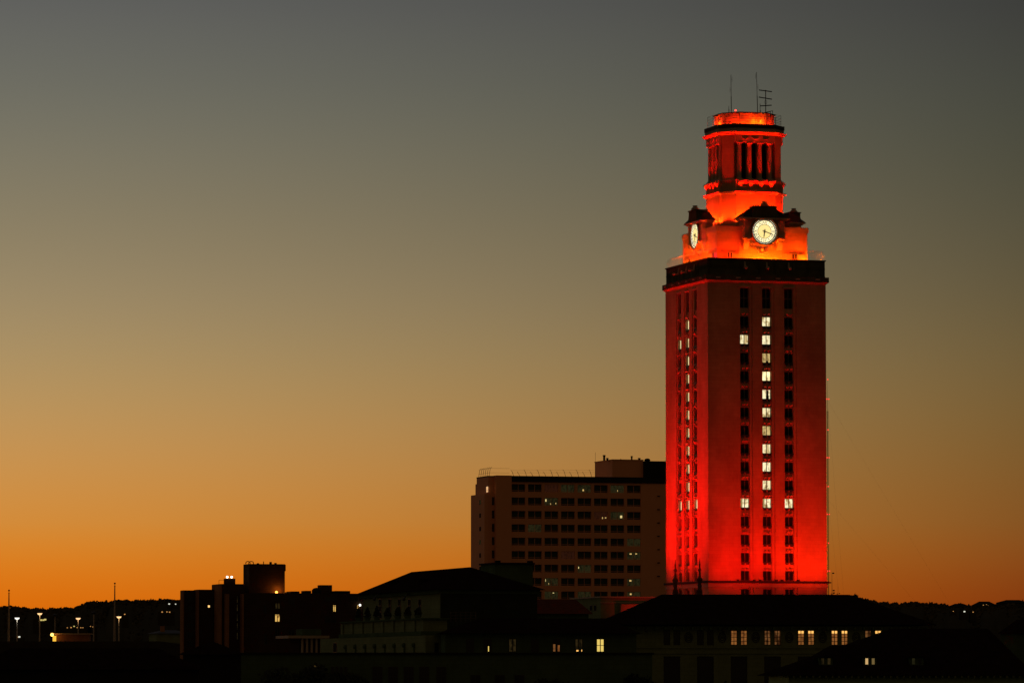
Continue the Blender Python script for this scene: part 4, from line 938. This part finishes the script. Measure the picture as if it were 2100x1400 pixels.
for q0 in (1222, 1240, 1258, 1276, 1294, 1312):
    if q0 < 1300: Bc.winF(436, 445, q0, q0 + 13, GLASS, y=4.98, nx=(), fr=BRONZE, name='balcony_window')
    Bc.winF(384, 396, q0 + 1, q0 + 12, GLASS, y=6 - .02, nx=(-.3, .4), fr=BRONZE, name='balcony_window')
Bc.winF(425.5, 431, 1239.5, 1245.5, emit('glare', (1, .6, .2), 1.4), y=5 - .02, nx=(), fr=BRONZE, label='small glaring lit window')  # glowing pane imitates a reflected glare on the glass
x, z = Bc.F(567, 1214, 1.6); m = MB(); m.lathe([(.12, z - .3), (.12, z), (.3, z + .02)], (x, 1.6), 8); q_ = m.build('roof_lamp', BRONZE, Bc.o); MB().ball((x, 1.6, z + .02), .2).build('bulb', emit('orange_lamp', (1, .4, .06), 4), q_)
lamp('POINT', Bc.A + Bc.u * (x + .5) + Bc.v * 2.3 + Vector((0, 0, z + .25)), 90, (1, .28, .03))
# canopy pavilion
Pv = Bld('colonnade_pavilion', 'small flat roofed pavilion with a pale canopy edge over dark openings', 'building', 618, 1320, 600, ANG)
xp = Pv.F(671, 1320)[0]; zp0 = Pv.F(640, 1308)[1]; zp1 = Pv.F(640, 1302.5)[1]; zg = Pv.F(640, 1337)[1]
MB().box(0, xp, 1.2, 6, 0, zp0).build('wall', BRICKDK, Pv.o); MB().box(Pv.F(591, 1305, -.3)[0], xp + .2, -.3, 6.2, zp0, zp1).build('canopy', CANOPY, Pv.o)
MB().box(Pv.F(619, 1295, 3)[0], xp, 3, 6, zp1, Pv.F(640, 1289, 3)[1]).build('upper_wall', HALLD, Pv.o)
MB().box(-.2, xp + .2, -.2, 1.197, 0, zg).build('plinth', CANOPY, Pv.o)
for i in range(6):
    x = .15 + i * (xp - .3) / 5; MB().box(x - .11, x + .11, 0, .25, zg, zp0 - .003).build('column', CANOPY, Pv.o)
# garage on the far left and what stands on it
G = Bld('parking_garage', 'dark flat topped parking garage at the lower left edge', 'building', -160, 1330, 850, 0)
xg = G.F(328, 1330)[0]; zg1 = G.F(100, 1314)[1]
MB().box(0, xg, 0, 60, 0, zg1 - 1.1).build('decks', CONC, G.o)
m = MB(); m.box(0, xg, 0, .3, zg1 - 1.097, zg1); m.box(xg - .3, xg, .303, 60, zg1 - 1.097, zg1); m.build('parapet', CONC, G.o)
for k_ in range(4):
    z = zg1 - 3.6 - 3.2 * k_; MB().box(.5, xg - .5, -.02, .2, z - .7, z + .6).build('deck_opening', BLOCKDK, G.o)
kA = at(113.5, 1314, 860); kx = at(188, 1314, 860).x - kA.x; kz = at(120, 1300, 860).z
ko = empty('stair_kiosk', (kA.x, kA.y, zg1 - 1.1), 0, 'small flat roofed kiosk glowing orange on the garage roof', 'kiosk'); kh = kz - (zg1 - 1.1)
MB().box(0, kx * .93, 0, 4, 0, kh).build('wall', mat('kiosk_brick', (.30, .15, .08), .9), ko); MB().box(-.3, kx, -.25, 4.2, kh, kh + .18).build('roof', CANOPY, ko)
MB().box(-.45, .15, -.25, -.05, 0, kh - .25).build('lit_panel', emit('lit_panel', (1, .50, .05), 1.2), ko)
q_ = MB().box(-.75, -.15, -.35, -.05, kh - .22, kh - .12).build('lamp_bracket', BRONZE, ko); MB().ball((-.55, -.35, kh - .05), .3).build('bulb', emit('kiosk_lamp', (1, .5, .1), 4), q_)
lamp('POINT', (kA.x - .8, kA.y - 1.2, zg1 - 1.1 + kh + .3), 60, (1, .35, .05))
def pole_lamp(px, top, Y, warm, label):
    A = at(px, 1314, Y); z = at(px, top, Y).z
    o = empty('street_lamp', (A.x, A.y, zg1 - 1.1), 0, label, 'street lamp', 'lamp posts on the garage roof'); h = z - (zg1 - 1.1)
    MB().tube((0, 0, 0), (0, 0, h - .2), .14, 8, .09).build('post', POLEM, o)
    MB().lathe([(.10, h - .25), (.3, h - .15), (.42, h + .05), (.3, h + .18), (.06, h + .25)], n=10).build('lamp_head', BRONZE, o)
    if warm is not None:
        MB().lathe([(.05, h - .32), (.30, h - .24), (.44, h - .02), (.44, h + .02)], n=10).build('bulb', emit('street_bulb', warm, 1.5), o)
        lamp('POINT', (A.x, A.y - .35, zg1 - 1.1 + h - .5), 16, warm, rad=.25)
pole_lamp(34.8, 1266, 880, (1, .95, .82), 'white lamp post nearest the left flagpole'); pole_lamp(81.2, 1256.8, 870, (1, .6, .26), 'lit lamp post left of the orange kiosk, tallest of the lamps')
pole_lamp(160, 1266.5, 885, (1, .55, .25), 'orange lamp post behind the orange kiosk'); pole_lamp(243.7, 1263.5, 885, (1, .6, .26), 'lit lamp post just right of the tall flagpole')
pole_lamp(112.5, 1260.5, 900, None, 'unlit lamp post above the glowing end of the kiosk'); pole_lamp(192, 1255.5, 900, None, 'unlit lamp post just right of the kiosk')
def flagpole(px, top, label):
    A = at(px, 1314, 865); z = at(px, top, 865).z; o = empty('flagpole', (A.x, A.y, zg1 - 1.1), 0, label, 'flagpole', 'bare flagpoles on the garage'); h = z - (zg1 - 1.1)
    MB().tube((0, 0, 0), (0, 0, h - .5), .22, 10, .09).build('pole', POLEM, o); MB().lathe([(.05, h - .5), (.17, h - .47), (.17, h - .42), (.05, h - .38), (.03, h - .1)], n=8).build('truck', BRONZE, o); MB().ball((0, 0, h), .17).build('ball', BRONZE, o)
flagpole(17.7, 1210, 'shorter bare flagpole with ball top at the far left'); flagpole(234.8, 1195.5, 'taller bare flagpole with ball top among the lamps')
hs = Bld('small_house', 'small low house with chimney behind the garage beside the brick complex', 'house', 322, 1310, 900, ANG)
xh = hs.F(390, 1310)[0]; zh = hs.F(340, 1298)[1]
MB().box(0, xh, 0, 7, 0, zh).build('wall', HALLW, hs.o); hip(-.5, xh + .5, -.5, 7.5, zh, hs.F(345, 1291, 3.5)[1], 2, xh - 2).build('roof', mat('slate', (.06, .07, .08), .8), hs.o); x = hs.F(333, 1290, 2)[0]; MB().box(x - .35, x + .35, 1.6, 2.3, zh, hs.F(333, 1283, 2)[1]).build('chimney', BRICK, hs.o)

# nearer dark roofs
D1 = Bld('dark_roof_house', 'dark house whose plain hip roof peaks below the brick complex', 'house', 365, 1345, 380, R(3.5))
xd = D1.F(505, 1345)[0]; zd0 = D1.F(430, 1341)[1]; zd1 = D1.F(436, 1315.5, 3)[1]
MB().box(.4, xd - .4, .4, 5.6, 0, zd0).build('wall', BLOCKDK, D1.o); hip(0, xd, 0, 6, zd0, zd1, xd / 2 - .25, xd / 2 + .2).build('roof', TILE, D1.o)
D2 = Bld('low_dark_house', 'low dark house filling the lower left corner under the garage', 'house', -60, 1370, 330, R(3.5))
xd = D2.F(420, 1370)[0]; zd0 = D2.F(100, 1372)[1]; zd1 = D2.F(100, 1328, 4)[1]
MB().box(.4, xd - .4, .4, 7.6, 0, zd0).build('wall', BLOCKDK, D2.o); hip(0, xd, 0, 8, zd0, zd1, 2.5, xd - 3.2).build('roof', TILE, D2.o)
# right foreground hall with dormers
E_ = Bld('dormer_hall', 'near dark roofed hall with dormer windows in the lower right corner', 'building', 1595, 1390, 300, R(3.))
xe = E_.F(2125, 1390)[0]; z0 = E_.F(1700, 1384)[1]; dp = 13.; zr = E_.F(1930, 1288, dp / 2)[1]; r0 = E_.F(1828, 1288, dp / 2)[0]; r1 = E_.F(2026, 1288, dp / 2)[0]
MB().box(.75, xe - .6, .75, dp - .6, 0, z0 + .1).build('wall', mat('pale_stucco', (.30, .46, .2), .9, .08), E_.o)  # street lamp light from below is put into this wall colour
hip(0, xe, 0, dp, z0, zr, r0, r1).build('roof', TILE, E_.o)
x0, z1 = E_.F(1712, 1322.3, 3.4); x1 = E_.F(1745, 1322, 3.4)[0]
m = MB(); m.add([(x0 - 3.2, .4, z0), (x1 + 2, .4, z0), (x1 + 2, 3.4, z1), (x0, 3.4, z1), (x0, 6, z1), (x0 - 3.2, 7, z0)], [(0, 1, 2, 3), (0, 3, 4, 5)]); m.build('side_roof', TILE, E_.o)
m = MB(); n_ = 40
for i in range(n_): x = .2 + i * (xe - .4) / (n_ - 1); m.box(x - .05, x + .05, .06, .745, z0 - .14, z0 - .01)
m.build('rafter_tails', HALLW, E_.o)
slope = (zr - z0) / (dp / 2)
for px, mats in ((1693.5, (DIM, DIM)), (1784, (emit('dormer_lit', (.8, .5, .2), .75), emit('dormer_half', (.3, .2, .07), .5))), (1880, (ROOMDIM, GLASS))):
    yq = 1.4; x, zt_ = E_.F(px, 1347, yq); zb_ = z0 + slope * yq; hw = .42
    m = MB(); m.box(x - hw, x + hw, yq, yq + 2, zb_ - .1, zt_); dm = m.build('dormer', HALLD, E_.o)
    m = MB(); m.add([(x - hw - .1, yq - .12, zt_), (x + hw + .1, yq - .12, zt_), (x, yq - .12, zt_ + .16), (x - hw - .1, yq + 2, zt_), (x + hw + .1, yq + 2, zt_), (x, yq + 2, zt_ + .16)], [(0, 1, 2), (0, 2, 5, 3), (1, 4, 5, 2), (0, 3, 4, 1)]); m.build('dormer_roof', TILE, dm)
    for sx_, mt in zip((-1, 1), mats):
        MB().quad((x + sx_ * .2 - .085, yq - .02, zb_ + .05), (x + sx_ * .2 + .085, yq - .02, zb_ + .05), (x + sx_ * .2 + .085, yq - .02, zt_ - .06), (x + sx_ * .2 - .085, yq - .02, zt_ - .06)).build('pane', mt, dm)
# far right little house
fr = Bld('far_house', 'small dim house at the right edge above the dormer hall', 'house', 2079, 1310, 700, ANG)
MB().box(0, 5, 0, 5, 0, fr.F(2085, 1298)[1]).build('wall', HALLD, fr.o); zq_ = fr.F(2085, 1298)[1]; hip(-.4, 5.4, -.4, 5.4, zq_, zq_ + 2, 1.5, 3.5).build('roof', TILE, fr.o)

# houses on the far hills, seen as dark roofs or by their lights
def hill_house(px, py, w, h, lights, label, Y=5150, roof=True):
    A = at(px, py, Y); o = empty('hill_house', (A.x, A.y, A.z - 12), 0, label, 'house', 'houses on the far hills')
    MB().box(-w / 2, w / 2, 0, 12, 0, 12).build('wall', SOIL, o)
    if roof: hip(-w / 2 - 1, w / 2 + 1, -1, 13, 12, 12 + h, -w * .2, w * .2).build('roof', BLOCKDK, o)
    for i, (lx, ly, s_, mt) in enumerate(lights):
        MB().box(lx - s_, lx + s_, -.6, -.1, 12 + ly - s_ * .7, 12 + ly + s_ * .7).build('lit_window', mt, o)
FW = emit('far_white', (.9, .9, .75), .9); FO = emit('far_orange', (.9, .42, .12), .7); FY = emit('far_yellow', (.8, .65, .2), .8)
hill_house(1968, 1243, 22, 3.2, [], 'dark hilltop house with hipped roof on the right skyline'); hill_house(2019.5, 1241, 26, 4.5, [(-1.5, .5, .5, FO), (1.5, 1, .6, FO), (3.2, .2, .4, FO)], 'hilltop house with orange lit gable windows on the right skyline')
hill_house(2078, 1235, 34, 3., [], 'broad dark hilltop house at the right edge of the skyline'); hill_house(1865, 1240, 20, 1.6, [], 'low dark hilltop house nearest the tower on the right skyline')
hill_house(1977.8, 1251, 8, 2, [(0, -1, .8, FW)], 'far house with one white light under the right skyline', 4700, False)
hill_house(1955, 1250.5, 6, 2, [(0, -1, .4, FO)], 'faint far house light left of the white hill light', 4700, False)
hill_house(1995.5, 1252, 6, 2, [(0, -1, .5, FO)], 'faint orange far house light right of the white hill light', 4700, False)
hill_house(88, 1268, 16, 2, [(-1.6, -1, .9, FY), (.4, -1, .8, FY), (1.8, -.6, .9, FY)], 'hillside house with a bright row of yellow windows near the left lamps', 3900, False)
hill_house(152, 1285, 26, 2, [(-5, -.5, .35, FO), (-2.2, -.3, .5, FO), (0, .6, .5, FY), (2.5, -.3, .5, FO), (5, -.4, .4, FO), (6.5, -.4, .35, FO)], 'hillside house with a scattered row of orange lights above the kiosk', 3600, False)
hill_house(188.5, 1283.5, 6, 2, [(-1, 0, .35, FO), (1, -.4, .45, FO)], 'hillside house with two faint lights right of the kiosk', 3600, False)
hill_house(255.8, 1257.5, 5, 2, [(0, -.5, .55, FO)], 'hillside house with one orange light right of the taller flagpole', 4200, False)
hill_house(347, 1236.5, 5, 2, [(0, -.5, .8, FW)], 'hilltop house with a white light left of the brick complex', 4900, False)
hill_house(360.2, 1236.8, 5, 2, [(0, -.5, .6, FW)], 'hilltop house with a fainter white light closest to the brick complex', 4900, False)
hill_house(340, 1253.5, 14, 2, [(-3.2, -.2, .6, FO), (1, -.1, .5, FO), (3.4, -.3, .55, FO)], 'hillside house with three orange lights in a row by the brick complex', 4300, False)
hill_house(38.5, 1305.5, 6, 2, [(-1, 0, .5, FO), (.4, .2, .7, FW)], 'far house with two small lights low beside the white lamp post', 3500, False)

# radio masts beyond the tower
def lattice(px, base_y, top, Y, w, label, lights, name='radio_mast', guys=False, gear=()):
    A = at(px, base_y, Y); z1 = at(px, top, Y).z; o = empty(name, (A.x, A.y, 0), R(20), label, 'radio mast')
    m = MB(); zs_ = 0.; tri = [(w / 2 * math.cos(a), w / 2 * math.sin(a)) for a in (0, 2.09, 4.19)]
    zm_ = z1 - (z1 * .09 if guys else z1 * .12)
    for x, y in tri: m.tube((x, y, 0), (x, y, zm_), w * .11, 4)
    n_ = int(zm_ / (w * 1.35))
    for i in range(n_):
        za, zb_ = zm_ * i / n_, zm_ * (i + 1) / n_
        for j in range(3):
            p, q = tri[j], tri[(j + 1) % 3]
            if i % 2: p, q = q, p
            m.tube((*p, za), (*q, zb_), w * .04, 3); m.tube((*p, za), (*q, za), w * .04, 3)
    m.build('lattice', MASTM, o)
    MB().tube((0, 0, zm_), (0, 0, z1), w * .12, 6, w * .04).build('tip', MASTM, o)
    for py in lights:
        z = at(px, py, Y).z
        for x in ((-w * .8, w * .8) if py in (818, 938, 1054, 1170) else (0,)): MB().ball((x, -w * .7, z), w * .5, 6, 4).build('warning_light', SPOTR, o)
    if guys:
        g_ = MB()
        for k_ in (.38, .66, .94):
            for a in (0.2, 2.3, 4.4): g_.tube((0, 0, z1 * k_), (math.cos(a) * z1 * .7, math.sin(a) * z1 * .7, 0), .014, 3)
        g_.build('guy_wires', MASTM, o)
    for py, sd in gear:
        z = at(px, py, Y).z; MB().lathe([(.05, z - w * .3), (w * .5, z - w * .2), (w * .5, z + w * .2), (.05, z + w * .3)], (sd * w * .9, 0), 8).build('dish', BRONZE, o)
lattice(1698.8, 1218, 777, 1900, .52, 'tall thin guyed lattice mast with red lights at the tower edge', [778, 818, 881, 938, 997, 1054, 1113, 1170], guys=True)
lattice(1706.3, 1218, 1172, 1500, .7, 'short lattice mast with dishes just right of the tower foot', [], gear=[(1174.5, .7), (1194, -.9), (1210, .9), (1215, 1.)])
lattice(1718.5, 1218, 1197, 1700, .5, 'smallest lattice mast, the farther right of the two short ones', [], gear=[(1217, -.6), (1216, 1.2)])

# trees
t_ = at(1750.5, 1222, 5150); tree((t_.x, t_.y, t_.z - 6), 9.5, 5, 'small round tree alone on the skyline right of the tower', n=500, leaf=.55)
for i, (px, top) in enumerate(((720, 1247), (738, 1246), (757.5, 1243), (779, 1247), (800, 1246), (820, 1246), (841, 1247))):
    y, z = T.L(px, 1271, -.2); p = T.A + T.v * y + T.u * .7
    zt_ = at(px, top, p.y).z; zb_ = T.L(868, 1269)[1] + .17
    o = empty('potted_tree', (p.x, p.y, zb_), 0, ['potted conifer at the far left end of the terrace parapet', 'second potted conifer from the left on the terrace', 'third potted conifer from the left on the terrace, the tallest', 'potted conifer in the middle of the terrace row', 'third potted conifer from the right on the terrace', 'second potted conifer from the right on the terrace', 'potted conifer at the near right end of the terrace'][i], 'potted tree', 'potted conifers on the terrace')
    MB().lathe([(.28, 0), (.4, .35), (.42, .4)], n=10).build('pot', HALLD, o); MB().tube((0, 0, .3), (0, 0, .7), .06, 5).build('trunk', BARK, o)
    c = MB(); hh = max(.9, zt_ - zb_)
    for j in range(10): k_ = j / 9; leafblob(c, Vector((0, 0, .55 + (hh - .6) * k_)), .42 * (1 - k_) + .06, 26, .12)
    c.build('crown', LEAF, o)
for px, top, Y, cr, lb in ((640, 1343, 400, 2.6, 'dark bushy tree in front of the partly hidden lit window'), (560, 1352, 410, 3.2, 'dark spreading tree below the brick complex'), (700, 1368, 390, 2.2, 'small dark tree right of the bushy one at the bottom edge'), (1290, 1372, 430, 2.6, 'dark tree at the left corner of the great hall'), (1150, 1382, 430, 3., 'low dark tree below the lit wing'), (1490, 1390, 420, 2.4, 'dark treetop below the middle of the great hall')):
    A = at(px, top, Y); tree((A.x, A.y, 0), A.z, cr, lb, n=1600, leaf=.16)
